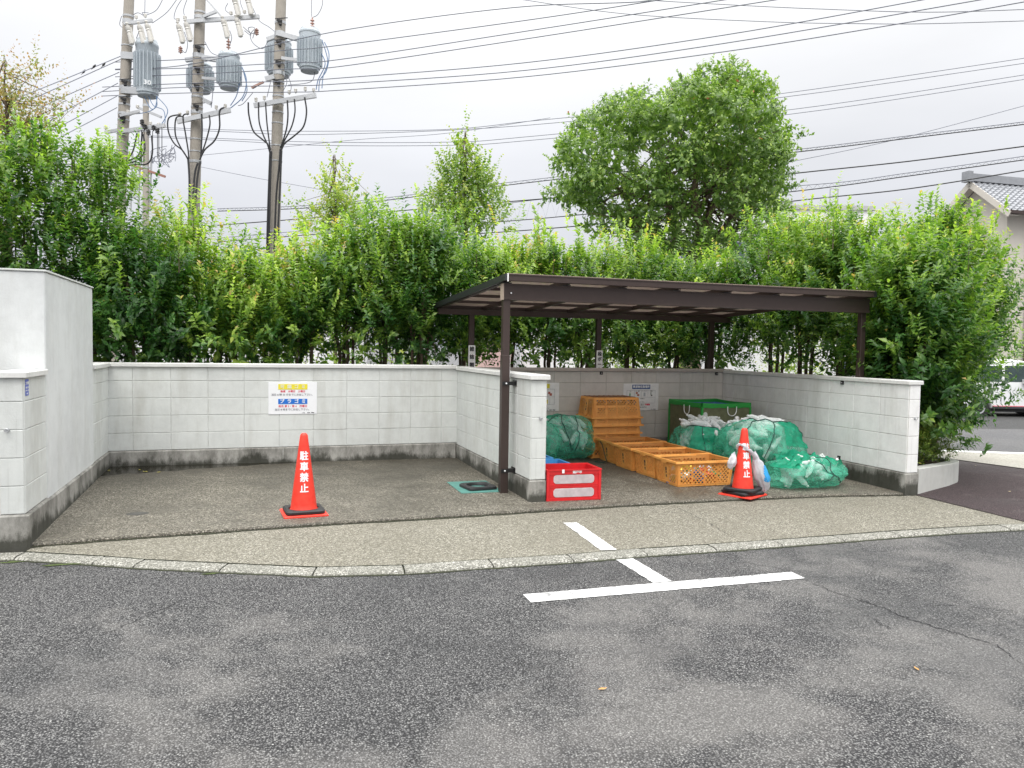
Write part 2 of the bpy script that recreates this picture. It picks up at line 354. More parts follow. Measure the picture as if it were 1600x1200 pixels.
# kerb line (inner edge) and bay-slab front edge, in metres
KI = [(-2.6, -3.30), (-.9, -3.44), (-.234, -3.51), (.309, -3.756), (.577, -3.901), (1.121, -4.128), (1.691, -4.36), (2.261, -4.453), (2.876, -4.462), (3.477, -4.478), (4.089, -4.457), (4.687, -4.472), (5.292, -4.474), (5.908, -4.468), (6.52, -4.458), (7.12, -4.467), (7.74, -4.50), (8.35, -4.56), (8.95, -4.62), (9.55, -4.68), (10.15, -4.74), (12.5, -5.0)]
def offs(pts, d):
    o = []
    for i, p in enumerate(pts):
        a = Vector(pts[max(i-1, 0)]); b = Vector(pts[min(i+1, len(pts)-1)]); t = (b-a).normalized(); o.append((p[0]+t.y*d, p[1]-t.x*d))
    return o
KO = offs(KI, .15)
# asphalt in front of the kerb
b = MB(); KR = offs(KI, .13)
ys = [-.25, -.8, -1.8, -3.5, -6, -11]
rows = [[(x, y, P(x, y)-.028) for x, y in KR]]
for t in (.05, .12, .25, .45, .7, 1.0): rows.append([(x+(-14 if i == 0 else (20 if i == len(KR)-1 else 0))*t, y*(1-t)+(-14)*t, P(x, y*(1-t)-14*t)-.028) for i, (x, y) in enumerate(KR)])
W = len(KR)
for r_ in rows: b.v += r_
b.f = [(j*W+i, (j+1)*W+i, (j+1)*W+i+1, j*W+i+1) for j in range(len(rows)-1) for i in range(W-1)]; b.m = [0]*len(b.f)
tag(b.build('asphalt_road', M['asphalt']), kind='structure')
# kerb stones
b = MB(); rnd = random.Random(4)
for i in range(1, len(KI)-1):
    pa, pb, qa, qb = Vector(KI[i]), Vector(KI[i+1]), Vector(KO[i]), Vector(KO[i+1])
    g = (pb-pa).normalized()*.006; pa += g; qa += g; pb -= g; qb -= g; dz = rnd.uniform(-.003, .003)
    def L3(f, z): return [((pa.x*(1-f)+qa.x*f), (pa.y*(1-f)+qa.y*f), P(pa.x, pa.y)+z+dz), ((pb.x*(1-f)+qb.x*f), (pb.y*(1-f)+qb.y*f), P(pb.x, pb.y)+z+dz)]
    prof = [(0, -.1), (0, -.012), (.04, -.008), (.55, -.009), (.80, -.012), (.93, -.020), (1.0, -.036), (1.0, -.1)]
    vs = sum([L3(f, z) for f, z in prof], []); n = len(prof)
    b.add(vs, [(2*j, 2*j+1, 2*j+3, 2*j+2) for j in range(n-1)]+[tuple(2*j for j in range(n-1, -1, -1)), tuple(2*j+1 for j in range(n))])
tag(b.build('kerb', M['kerb']), kind='structure')
b = MB(); b.v = []; 
for (x, y), (x2, y2) in zip(KI, KO): b.v += [(x, y+.012, P(x, y)-.022), (x2, y2-.014, P(x2, y2)-.034)]
b.f = [(2*j, 2*j+2, 2*j+3, 2*j+1)[::-1] for j in range(len(KI)-1)]; b.m = [0]*len(b.f)
tag(b.build('kerb_joint_bed', M['moss'], None), kind='structure')
b = MB(); ks = random.Random(9); KJ = KI[2:]
for i in range(len(KJ)-1):
    for j in range(12):
        q = Vector(KJ[i]).lerp(Vector(KJ[i+1]), j/12); wv = .008+ks.uniform(0, .009); b.v += [(q.x, q.y+.004+wv, P(q.x, q.y)-.0095), (q.x, q.y-.006, P(q.x, q.y)-.0068)]
b.f = [(2*i+1, 2*i+3, 2*i+2, 2*i) for i in range(len(b.v)//2-1)]; b.m = [0]*len(b.f)
tag(b.build('kerb_joint_dirt', M['moss'], None), kind='structure')
b = MB(); KD = offs(KI, .149); ks = random.Random(5)  # dark ribbon painted as the shade line at the kerb's foot
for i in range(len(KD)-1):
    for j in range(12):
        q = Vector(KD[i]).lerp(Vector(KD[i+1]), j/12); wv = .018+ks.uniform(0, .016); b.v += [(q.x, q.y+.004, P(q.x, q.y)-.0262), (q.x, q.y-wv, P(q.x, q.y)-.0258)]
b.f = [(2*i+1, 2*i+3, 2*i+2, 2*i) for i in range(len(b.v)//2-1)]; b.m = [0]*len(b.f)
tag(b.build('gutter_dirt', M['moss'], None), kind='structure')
EDGE = [(-.25, -3.37), (.215, -3.30), (.97, -3.235), (1.8, -3.17), (2.9, -3.135), (4.0, -3.07), (4.9, -3.025), (6.0, -3.02), (7.1, -3.06), (8.1, -3.19)]
def strip(name, A, B, zf, mat, sub=6):
    b = MB(); n = len(A)
    for j in range(sub+1):
        t = j/sub
        for (x, y), (x2, y2) in zip(A, B): X, Y = x*(1-t)+x2*t, y*(1-t)+y2*t; b.v.append((X, Y, zf(X, Y)))
    b.f = [(j*n+i, (j+1)*n+i, (j+1)*n+i+1, j*n+i+1) for j in range(sub) for i in range(n-1)]; b.m = [0]*len(b.f)
    return tag(b.build(name, mat), kind='structure')
def interp(L, x):
    for a, c in zip(L, L[1:]):
        if x <= c[0]: return a[1]+(c[1]-a[1])*(x-a[0])/(c[0]-a[0])
    return L[-1][1]
xs = [-.234, .05, .309, .577, 1.121, 1.691, 2.261, 2.876, 3.477, 4.089, 4.687, 5.292, 5.908, 6.52, 7.12, 7.74, 8.14]
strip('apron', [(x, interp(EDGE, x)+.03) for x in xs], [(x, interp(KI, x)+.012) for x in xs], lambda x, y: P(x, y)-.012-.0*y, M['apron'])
# bay slab: top sheet plus a thick front edge
jit = random.Random(8)
xs2 = list(np.arange(-.3, 8.17, .08)); ej = [interp(EDGE, x)+jit.uniform(-.004, .004) for x in xs2]
b = MB(); n = len(xs2)
for f_ in range(9):
    t = f_/8
    for x, e in zip(xs2, ej): Y = e*(1-t)+.45*t; b.v.append((x, Y, P(x, Y)+(.013 if f_ == 0 else .015)))
b.f = [(j*n+i, j*n+i+1, (j+1)*n+i+1, (j+1)*n+i) for j in range(8) for i in range(n-1)]; b.m = [0]*len(b.f)
k0 = len(b.v)
for x, e in zip(xs2, ej): b.v.append((x, e-.008, P(x, e)-.002)); b.v.append((x, e-.003, P(x, e)-.05))
for i in range(n-1): b.f += [(k0+2*i, k0+2*i+2, i+1, i), (k0+2*i+1, k0+2*i+3, k0+2*i+2, k0+2*i)]; b.m += [0, 0]
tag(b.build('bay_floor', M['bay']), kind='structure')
# mossy joint between slab and apron
b = MB(); js = random.Random(2)
for x, e in zip(xs2, ej): wd = .026+js.uniform(0, .020); b.v += [(x, e-.002, P(x, e)-.0105), (x, e-.004-wd, P(x, e)-.0078)]
b.f = [(2*i+1, 2*i+3, 2*i+2, 2*i) for i in range(n-1)]; b.m = [0]*len(b.f)
tag(b.build('moss_joint', M['moss']), kind='structure')
def blobsheet(name, cx, cy, rx, ry, z, mat, seed=0, amp=.3, n=40, rot=0):
    b = MB(); pts = []
    for i in range(n):
        a = 2*PI*i/n; q = 1+amp*noise.noise(Vector((math.cos(a)*1.6+seed, math.sin(a)*1.6, seed*1.7)))*1.6
        x, y = rx*q*math.cos(a), ry*q*math.sin(a); x, y = x*math.cos(rot)-y*math.sin(rot), x*math.sin(rot)+y*math.cos(rot)
        pts.append((cx+x, cy+y, z(cx+x, cy+y) if callable(z) else z))
    b.add(pts, [tuple(range(n))]); return tag(b.build(name, mat), kind='structure')
zp = lambda d: (lambda x, y: P(x, y)+d)
b = MB(); pts = []
for (x, y) in [(-.235, -.015), (-.235, -.62), (-.12, -.58), (0, -.50), (.12, -.53), (.3, -.44), (.5, -.42), (.62, -.33), (.85, -.30), (1.0, -.22), (1.25, -.20), (1.4, -.13), (1.7, -.10), (1.9, -.05), (2.0, -.015)]: pts.append((x, y, P(x, y)+.0165))
b.add(pts, [tuple(range(len(pts)))]); tag(b.build('water_puddle', M['water']), kind='structure')
# painted lines
def line4(name, pts, d, mat=M['paint']):
    b = MB(); b.add([(x, y, P(x, y)+d) for x, y in pts], [tuple(range(len(pts)))]); return b
def rough_rect(p0, p1, wd, d, seed, lift=None):
    rr = random.Random(seed); a, c = Vector(p0), Vector(p1); t = (c-a).normalized(); nn = Vector((-t.y, t.x)); L = (c-a).length; m = max(2, int(L/.03))
    b = MB()
    for i in range(m+1):
        q = a+t*(L*i/m); e1 = wd/2+rr.uniform(-.004, .004); e2 = wd/2+rr.uniform(-.004, .004)
        for s_ in (nn*e1, -nn*e2): v = q+s_; b.v.append((v.x, v.y, P(v.x, v.y)+d))
    b.f = [(2*i+1, 2*i+3, 2*i+2, 2*i) for i in range(m)]; b.m = [0]*m; return b
m1 = rough_rect((2.88, -5.273), (4.895, -5.29), .15, -.0235, 1); m2 = rough_rect((3.875, -4.64), (3.875, -5.19), .138, -.0238, 2)
m1.add(m2.v, m2.f); tag(m1.build('road_marking', M['paint']), kind='structure')
tag(rough_rect((3.90, -3.555), (3.845, -4.44), .125, -.0075, 3).build('apron_marking', M['paint']), kind='structure')
# cracks in the asphalt and apron
def crack(pts, wd, d, seed):
    rr = random.Random(seed); b = MB(); P2 = []
    for a, c in zip(pts, pts[1:]):
        for i in range(14): t = i/14; P2.append((a[0]*(1-t)+c[0]*t+rr.gauss(0, .009), a[1]*(1-t)+c[1]*t+rr.gauss(0, .009)))
    for i, p in enumerate(P2):
        a = Vector(P2[max(i-1, 0)]); c = Vector(P2[min(i+1, len(P2)-1)]); t = (c-a).normalized(); w2 = wd*rr.uniform(.15, .6)*(.4+.6*math.sin(PI*i/len(P2)))
        b.v += [(p[0]-t.y*w2, p[1]+t.x*w2, P(*p)+d), (p[0]+t.y*w2, p[1]-t.x*w2, P(*p)+d)]
    b.f = [(2*i, 2*i+1, 2*i+3, 2*i+2) for i in range(len(P2)-1)]; b.m = [0]*len(b.f); return b
def gpx(px, py, d=-.028):
    dd = ray(px, py); a = -.19+d; t = (a-.006*CAM.x+.013*CAM.y-CAM.z)/(dd.z+.006*dd.x-.013*dd.y); q = CAM+dd*t; return (q.x, q.y)
CR = MB()
for i, (pp, wd) in enumerate([([(1255, 905), (1300, 925), (1380, 950), (1420, 968), (1500, 992), (1555, 1008), (1600, 1040)], .011), ([(1440, 946), (1500, 947), (1600, 957)], .007), ([(1350, 958), (1378, 975), (1395, 985)], .006), ([(1120, 868), (1180, 882), (1240, 892)], .006), ([(0, 925), (80, 890), (150, 872)], .007), ([(60, 1010), (180, 985), (245, 955), (340, 915)], .006), ([(1060, 850), (1010, 845)], .003)]):
    c_ = crack([gpx(*q) for q in pp], wd, -.0242, i); CR.add(c_.v, c_.f)
tag(CR.build('road_crack', M['crack']), kind='structure')
c_ = crack([gpx(*q, d=-.012) for q in [(1058, 793), (1085, 806), (1115, 822), (1147, 840)]], .006, -.0085, 21); tag(c_.build('apron_crack', M['crack']), kind='structure')
for i, (px, py, rx) in enumerate([(95, 883, .12), (330, 897, .05), (20, 879, .06)]):
    x, y = gpx(px, py); blobsheet('moss_patch', x, y, rx, .016, zp(-.0235), M['moss_green'], i+3, .5)
x, y = gpx(215, 803, .012); b = MB(); b.lathe([(.09, 0), (.09, .003), (.08, .004), (0.02, .004)], 24, Matrix.Translation((x, y, P(x, y)+.0125)) @ Matrix.Diagonal((1, .75, 1, 1)))
tag(b.build('drain_cover', plain('cast_iron', (.06, .058, .052), .7, var=.4)), 'small round dark drain cover set in the left bay floor', 'drain cover')
# right-hand side: dark red path dropping to the far road
def quadsheet(name, pts4, nx, ny, d, mat):
    A, B, C_, D = [Vector(p) for p in pts4]; b = MB()
    for j in range(ny+1):
        for i in range(nx+1):
            u, v = i/nx, j/ny; q = (A*(1-u)+B*u)*(1-v)+(D*(1-u)+C_*u)*v; b.v.append((q.x, q.y, T(q.x, q.y)+d))
    b.f = [(j*(nx+1)+i, j*(nx+1)+i+1, (j+1)*(nx+1)+i+1, (j+1)*(nx+1)+i) for j in range(ny) for i in range(nx)]; b.m = [0]*len(b.f)
    return tag(b.build(name, mat, smooth=True), kind='structure')
def far(s, l):   # s metres away along the drive, l metres to the right
    return (CAM.x+SX*s+SY*l, CAM.y+SY*s-SX*l)
quadsheet('red_path', [(8.135, -4.55), (12.6, -5.0), (16.5, -2.9), (8.15, 2.6)], 24, 30, -.006, M['path'])
GP = lambda px, py, d: gpx(px, py, d)
quadsheet('far_apron', [GP(1420, 705, 0), GP(1760, 752, 0), GP(1760, 709, -.03), GP(1420, 701, -.03)], 10, 10, .004, M['far_conc'])
quadsheet('far_gutter', [GP(1420, 703, -.03), GP(1760, 711, -.03), GP(1760, 707.5, -.03), GP(1420, 700.5, -.03)], 10, 2, .009, M['white_dirty'])
quadsheet('far_road', [GP(1300, 701, -.03), GP(1900, 711, -.03), GP(1900, 676, -.18), GP(1300, 668, -.18)], 20, 10, .006, M['far_asphalt'])
quadsheet('parking_lot', [GP(1300, 667.5, -.18), GP(1900, 675.5, -.18), GP(1900, 600, -.24), GP(1300, 600, -.24)], 10, 10, .004, M['far_dark'])
# ------------------------------------------------------------------ walls
def face(b, O, U, N, us, zs, skip=()):
    """painted blocks: one chamfered panel per block on the face through O, along U, outward N"""
    O, U, N = Vector(O), Vector(U), Vector(N); g = .0022; c = .0035; rr = random.Random(int(O.x*97+O.y*31)+7)
    for i, (a, e) in enumerate(zip(us, us[1:])):
        for j, (z0, z1) in enumerate(zip(zs, zs[1:])):
            if e-a < .02 or z1-z0 < .02: continue
            d = .0065+rr.uniform(-.0012, .0012)
            vs = []
            for off, dd in ((g, 0), (g, d-.0035), (g+c, d)):
                for (s_, z_) in ((a+off, z0+off), (e-off, z0+off), (e-off, z1-off), (a+off, z1-off)): q = O+U*s_+N*dd; vs.append((q.x, q.y, q.z+z_))
            fs = [(8, 9, 10, 11)]+[(l+k_, l+(k_+1) % 4, l+4+(k_+1) % 4, l+4+k_) for l in (0, 4) for k_ in range(4)]
            if U.cross(Vector((0, 0, 1))).dot(N) < 0: fs = [f[::-1] for f in fs]
            b.add(vs, fs)
ZR = [0, .2, .4, .6, .8, .96]
def joints(L, first, step=.4):
    o = [0]; x = first
    while x < L-.03: o.append(x); x += step
    return o+[L]
TH = .15
def block_wall(label, x0, x1, y0, y1, z, faces, mat, cope=None, basez=-.55, copedepth=.02):
    t = thing('block_wall', label, 'wall', (x0, y0, 0))
    b = MB(); b.mi = 1; b.box(x0, x1, y0, y1, z, z+.959); b.mi = 0
    for f in faces: face(b, *f)
    b.build('blocks', [mat, M['joint_white'] if mat == M['wall'] else M['joint']], t)
    return t
def base_part(t, x0, x1, y0, y1, z1, name='concrete_base'):
    return MB().cbox(x0, x1, y0, y1, -.6, z1, .012).build(name, M['base'], t)
Z0 = lambda dz: [z for z in ZR]
# left back wall (A)
t = block_wall('long white painted block wall closing the back of the open left bay', -.254-TH, 3.812, 0, TH, 0,
    [((-.254, 0, 0), (1, 0, 0), (0, -1, 0), [0]+[.254+.4*i for i in range(10)]+[4.066-.0], ZR)], M['wall'])
base_part(t, -.254, 3.80, -.022, TH+.01, -.003)
MB().cbox(-.42, 3.80, -.032, TH+.03, .962, 1.004, .006).build('coping', M['cope'], t)
# short return of the left wall (facing the bay)
t = block_wall('short white block wall between the tall rendered wall and the back left corner', -.254-TH, -.254, -.9, -.002, 0,
    [((-.254, -.9, 0), (0, 1, 0), (1, 0, 0), [0, .1, .5, .898], ZR)], M['wall'])
base_part(t, -.254-TH, -.232, -.93, -.024, -.001)
MB().cbox(-.42, -.222, -.898, -.034, .960, 1.002, .006).build('coping', M['cope'], t)
# tall rendered wall
t = thing('tall_wall', 'tall smooth white rendered wall block rising at the left edge', 'wall', (-3, -2.815, 0))
MB().cbox(-4.2, -.246, -2.815, -.9, 0, 1.775, .008).build('rendered_block', M['render'], t)
base_part(t, -4.2, -.228, -2.80, -.932, -.002)
MB().cbox(-4.22, -.236, -2.825, -.89, 1.777, 1.79, .003).build('top_flashing', M['wall'], t)
# near end pier (D)
t = block_wall('white block wall end nearest the camera, with a blue sticker, at the left edge', -.254-TH, -.254, -3.431, -2.816, .01,
    [((-.254, -3.431, .01), (0, 1, 0), (1, 0, 0), [0, .615], [.2, .4, .6, .8, .97]), ((-.254, -3.431, .01), (0, 1, 0), (1, 0, 0), [0, .4, .615], [0, .2]),
     ((-.254-TH, -3.431, .01), (1, 0, 0), (0, -1, 0), [0, TH], [0, .2, .4, .6, .8, .97])], M['wall'])
base_part(t, -.42, -.2255, -3.456, -2.802, .008)
MB().cbox(-.435, -.226, -3.462, -2.826, .98, 1.02, .006).build('coping', M['cope'], t)
# low wall running off to the left of the pier
t = thing('boundary_wall', 'low grey wall stub running out of frame beside the end pier', 'wall', (-4, -3.3, 0))
MB().cbox(-4.5, -.42, -3.3, -3.18, -.4, .95, .01).build('wall_panel', M['wall_grey'], t)
# divider (B)
zb = -.0213
t = block_wall('white block divider wall between the open left bay and the roofed bay', 3.812, 3.812+TH, -2.782, .27, zb,
    [((3.812, -2.782, zb), (0, 1, 0), (-1, 0, 0), [0, .4, .8, 1.2, 1.6, 2.0, 2.4, 2.78], ZR), ((3.812, -2.782, zb), (1, 0, 0), (0, -1, 0), [0, TH], ZR),
     ((3.812+TH, -2.782, zb), (0, 1, 0), (1, 0, 0), [0, .4, .8, 1.2, 1.6, 2.0, 2.4, 2.8, 3.05], ZR)], M['wall'])
base_part(t, 3.802, 3.812+TH+.01, -2.80, .26, -.025)
MB().cbox(3.785, 3.812+TH+.03, -2.815, .24, .945, .99, .008).build('coping', M['cope'], t)
# back of the roofed bay (G)
gz = -.0338
t = block_wall('weathered grey block wall at the back of the roofed bay', 3.812+TH, 8.0097+TH, .2814, .2814+TH, gz,
    [((3.97, .2814, gz), (1, 0, 0), (0, -1, 0), [0]+[(7.273-3.97) % .4+.4*i for i in range(10)]+[4.04], ZR)], M['wall_grey'])
base_part(t, 3.98, 8.0, .262, .2814+TH+.01, -.036)
MB().cbox(3.95, 8.16, .25, .2814+TH+.03, .93, .972, .006).build('coping', M['cope_brown'], t)
# right wall (C)
zc_ = -.0457
t = block_wall('light grey block wall along the right side of the roofed bay', 8.0097, 8.0097+TH, -3.195, .28, zc_,
    [((8.0097, -3.195, zc_), (0, 1, 0), (-1, 0, 0), [0]+[.4*i for i in range(1, 9)]+[3.47], ZR), ((8.0097, -3.195, zc_), (1, 0, 0), (0, -1, 0), [0, TH], ZR),
     ((8.0097+TH, -3.195, zc_), (0, 1, 0), (1, 0, 0), [0]+[.4*i for i in range(1, 9)]+[3.47], ZR)], M['wall_side'])
base_part(t, 7.996, 8.0097+TH+.012, -3.212, .26, -.049)
MB().cbox(7.985, 8.0097+TH+.028, -3.215, .246, .916, .958, .006).build('coping', M['cope'], t)
# planter wall, curved
t = thing('planter_wall', 'low curved whitish concrete planter wall beside the dark red path', 'planter', (8.2, -3.2, -.28))
pl = [(8.19, -3.19), (8.6, -3.02), (9.0, -2.86), (9.32, -2.70), (9.48, -2.57), (9.58, -2.38), (9.62, -2.1), (9.66, -1.5), (9.7, 0), (9.8, 2.6)]
sm = []
for i in range(len(pl)-1):
    for k_ in range(4): sm.append(tuple(Vector(pl[i]).lerp(Vector(pl[i+1]), k_/4)))
sm.append(pl[-1]); inn = offs(sm, -.12); b = MB(); n = len(sm)
for (x, y), (x2, y2) in zip(sm, inn): zt = -.005-.045*min(1, max(0, (x-8.2)/1.4)); b.v += [(x, y, -.8), (x, y, zt-.008), (x-(x-x2)*.08, y-(y-y2)*.08, zt), (x2, y2, zt), (x2, y2, -.8)]
b.f = [(5*i+j, 5*i+5+j, 5*i+6+j, 5*i+1+j) for i in range(n-1) for j in range(4)]+[(4, 3, 2, 1, 0)]; b.m = [0]*len(b.f)
M['planter'] = wallmat('planter_concrete', (.60, .60, .57), .9); b.build('curved_wall', M['planter'], t)
# soil behind walls
b = MB(); q = [(-6, .16), (8.17, .42), (8.17, -3.05), (9.3, -2.62), (9.5, -2.1), (9.6, 2.4), (-6, 2.6)]; b.add([(x, y, -.09) for x, y in q], [tuple(range(len(q)))])
M['soil'] = plain('soil', (.05, .038, .026), .95, var=.4, nsc=25, bump=.8); tag(b.build('soil_bed', M['soil']), kind='structure')
# eye bolts on the wall ends, hook plates on the roofed bay walls
def eye_bolt(p, label):
    t = thing('eye_bolt', label, 'eye bolt', p, 'eye bolts in the wall ends')
    b = MB(); p = Vector(p); b.lathe([(.016, 0), (.016, .003), (.006, .004), (.006, .012)], 12, Matrix.Translation(p) @ Matrix.Rotation(R(90), 4, 'X')); b.build('plate', M['steel'], t)
    b = MB(); b.tube([p+Vector((.013*math.cos(a), -.024+.0*a, .013*math.sin(a))) for a in np.linspace(0, 2*PI, 13)[:-1]], .0035, 6, True); b.build('ring', M['steel'], t)
eye_bolt((3.903, -2.789, .569), 'small steel eye bolt in the end face of the divider wall')
eye_bolt((8.09, -3.202, .547), 'small steel eye bolt in the end face of the right wall')
eye_bolt((-.352, -3.438, .61), 'small steel eye bolt in the end pier at the left edge')
def hook_plate(p, ax, label):
    t = thing('hook_plate', label, 'hook plate', p, 'black square hook plates on the roofed bay walls'); p = Vector(p); h = .022
    if ax == 'y': b = MB().box(p.x-h, p.x+h, p.y-.012, p.y, p.z-h, p.z+h); b2 = MB().lathe([(.007, 0), (.007, .01), (.003, .012)], 8, Matrix.Translation((p.x, p.y-.012, p.z)) @ Matrix.Rotation(R(90), 4, 'X'))
    else: b = MB().box(p.x-.012, p.x, p.y-h, p.y+h, p.z-h, p.z+h); b2 = MB().lathe([(.007, 0), (.007, .01), (.003, .012)], 8, Matrix.Translation((p.x-.012, p.y, p.z)) @ Matrix.Rotation(R(-90), 4, 'Y'))
    b.build('plate', M['blackplate'], t); b2.build('screw', M['steel'], t)
hook_plate((5.989, .2745, .904), 'y', 'black square hook plate on the grey back wall beside the cardboard sign post')
hook_plate((7.891, .2745, .903), 'y', 'black square hook plate on the grey back wall near the inner right corner')
hook_plate((8.0027, -2.205, .889), 'x', 'black square hook plate high on the right wall under its coping')
hook_plate((8.0027, -2.195, -.018), 'x', 'black square hook plate low on the right wall above the concrete base')
# ------------------------------------------------------------------ writing
def text(body, size, mat, parent, Mx, bold=0, name='lettering', extrude=0, spacing=1, align='CENTER', xs=1, map_=None, keep=True):
    cu = bpy.data.curves.new('tmp', 'FONT'); cu.body = body; cu.size = size; cu.align_x = align; cu.align_y = 'CENTER'; cu.space_character = spacing; cu.resolution_u = 2
    o = bpy.data.objects.new('tmp', cu); COL.objects.link(o); bpy.context.view_layer.update()
    me = bpy.data.meshes.new_from_object(o.evaluated_get(bpy.context.evaluated_depsgraph_get())); COL.objects.unlink(o); bpy.data.objects.remove(o); bpy.data.curves.remove(cu)
    b = MB()
    if map_:      # lettering wrapped on a curved face needs short edges
        bm = bmesh.new(); bm.from_mesh(me); bmesh.ops.triangulate(bm, faces=bm.faces)
        for _ in range(3): bmesh.ops.subdivide_edges(bm, edges=[e for e in bm.edges if e.calc_length() > .010], cuts=1); bmesh.ops.triangulate(bm, faces=bm.faces)
        bm.to_mesh(me); bm.free()
    vs = [(v.co.x*xs, v.co.y) for v in me.vertices]; fs = [tuple(p.vertices) for p in me.polygons]; bpy.data.meshes.remove(me)
    for j, (ox, oy) in enumerate([(0, 0), (bold, bold), (-bold, bold), (bold, -bold), (-bold, -bold)] if bold else [(0, 0)]):   # heavier strokes
        vv = [Vector((x+ox, y+oy, .00012*j)) for x, y in vs]; b.add([map_(v) if map_ else Mx @ v for v in vv], fs)
    return b if not keep else b.build(name, mat, parent)
def sign_frame_y(cx, cz, y): return lambda dx=0, dz=0, dy=0: Matrix.Translation((cx+dx, y-dy, cz+dz)) @ Matrix.Rotation(R(90), 4, 'X')
YA = -.0085
t = thing('rubbish_sign', 'white rubbish day sign with yellow and blue bars on the left bay wall', 'sign', (1.755, YA, .594))
x0, x1, z0, z1 = 1.473, 2.039, .398, .786; cx = 1.756
MB().cbox(x0, x1, YA-.004, YA+.002, z0, z1, .001).build('sign_board', M['white'], t)
fr = sign_frame_y(cx, 0, YA-.004)
MB().box(1.586, 1.926, YA-.0062, YA-.0042, .696, .762).build('yellow_bar', M['yellow'], t)
MB().box(1.586, 1.926, YA-.0062, YA-.0042, .520, .583).build('blue_bar', M['blue'], t)
text('可  燃  ゴ  ミ', .050, M['ink_pale'], t, fr(0, .729, .0032), .0016, xs=1.05)
text('プ  ラ  ゴ  ミ', .054, M['ink_white'], t, fr(0, .551, .0032), .0016, xs=1.0)
text('毎週　水曜日　土曜日', .029, M['ink_red'], t, fr(0, .672, .0012), .0006)
text('当日 8 時 30 分までにお出し下さい。', .030, M['ink_grey'], t, fr(0, .632, .0012), .0003)
text('毎月 第 2・第 4　月曜日', .031, M['ink_red'], t, fr(0, .492, .0012), .0006)
text('当日 8 時までにお出し下さい。', .030, M['ink_grey'], t, fr(0, .452, .0012), .0003)
text('(一社) 　　自治会　環境部', .012, M['ink'], t, fr(.18, .412, .0012), .0004)
YG = .2814-.0085
t = thing('recycling_sign', 'white recycling notice with navy title bar behind the crate stack', 'sign', (6.63, YG, .56))
MB().cbox(6.345, 6.915, YG-.004, YG+.002, .366, .755, .001).build('sign_board', M['white_dirty'], t)
fr = sign_frame_y(6.63, 0, YG-.004)
MB().box(6.485, 6.775, YG-.0062, YG-.0042, .676, .738).build('navy_bar', M['navy'], t)
text('資源物収集場所', .041, M['ink_white'], t, fr(0, .707, .0032), .0014, xs=.95)
b = MB()
for (a, c, d, e) in [(6.40, 6.86, .655, .657), (6.40, 6.86, .555, .557), (6.40, 6.86, .47, .472), (6.40, 6.402, .47, .657), (6.858, 6.86, .47, .657), (6.52, 6.522, .556, .656), (6.63, 6.632, .556, .656), (6.74, 6.742, .556, .656)]: b.box(a, c, YG-.0054, YG-.0042, d, e)
b.build('table_lines', M['ink_grey'], t)
b = MB(); b.lathe([(.009, 0), (.009, .03), (.003, .042), (.003, .055)], 8, Matrix.Translation((6.45, YG-.0045, .575)) @ Matrix.Diagonal((1, .1, 1, 1))); b.build('bottle_picture', plain('print_green', (.06, .3, .10), .6), t)
b = MB(); b.box(6.545, 6.575, YG-.0055, YG-.0043, .605, .632); b.box(6.565, 6.60, YG-.0058, YG-.0044, .575, .60); b.build('can_picture', plain('print_red', (.45, .12, .08), .6), t)
b = MB(); b.box(6.67, 6.70, YG-.0055, YG-.0043, .57, .625); b.build('bottle_outline', plain('print_grey', (.5, .52, .55), .6), t)
b = MB(); b.box(6.785, 6.795, YG-.0055, YG-.0043, .59, .63); b.box(6.79, 6.812, YG-.0058, YG-.0044, .575, .592); b.build('tin_picture', M['ink'], t)
for i, (dx, z, s_, tx) in enumerate([(-.175, .645, .013, 'びん'), (-.06, .645, .013, 'かん・金属'), (.05, .645, .013, 'ペットボトル'), (.165, .645, .013, '乾電池'), (-.06, .535, .014, '毎月 第1・第3　木曜日　午前8時まで'), (-.1, .512, .014, '収集日 前日 8時30分'), (.0, .488, .014, 'キャップ・ラベル'), (.03, .412, .013, '自治会にお問い合わせ'), (.20, .38, .013, '(一社)　環境部')]):
    text(tx, s_, M['ink'], t, fr(dx, z, .0012), .0004)
text('以上', .026, M['ink'], t, fr(.02, .448, .0012), .0006); text('不燃物', .028, M['ink_red'], t, fr(.105, .448, .0012), .0012)
t = thing('recycling_sign', 'white notice with a yellow mark partly hidden by the divider wall', 'sign', (5.1, YG, .57))
MB().cbox(4.78, 5.348, YG-.004, YG+.002, .372, .768, .001).build('sign_board', M['white_dirty'], t)
MB().box(4.92, 5.205, YG-.0062, YG-.0042, .69, .75).build('yellow_bar', M['yellow'], t)
b = MB()
for (a, c, d, e) in [(4.84, 5.28, .675, .677), (4.84, 5.28, .57, .572), (4.84, 5.28, .462, .464), (4.84, 4.842, .462, .677), (5.278, 5.28, .462, .677), (5.18, 5.182, .572, .677), (5.21, 5.212, .462, .571)]: b.box(a, c, YG-.0054, YG-.0042, d, e)
b.build('table_lines', M['ink_grey'], t)
b = MB(); b.box(5.185, 5.215, YG-.0055, YG-.0043, .61, .64); b.box(5.205, 5.24, YG-.0058, YG-.0044, .585, .62); b.build('can_picture', bpy.data.materials['print_red'], t)
b = MB(); b.box(5.16, 5.18, YG-.0055, YG-.0043, .475, .53); b.build('yellow_picture', M['yellow'], t)
fr = sign_frame_y(5.064, 0, YG-.004); text('不燃物', .028, M['ink_red'], t, fr(.06, .44, .0012), .0012); text('(一社)　自治会　環境部', .013, M['ink'], t, fr(.16, .385, .0012), .0006); text('お問い合わせ', .013, M['ink_grey'], t, fr(.1, .412, .0012), .0003)
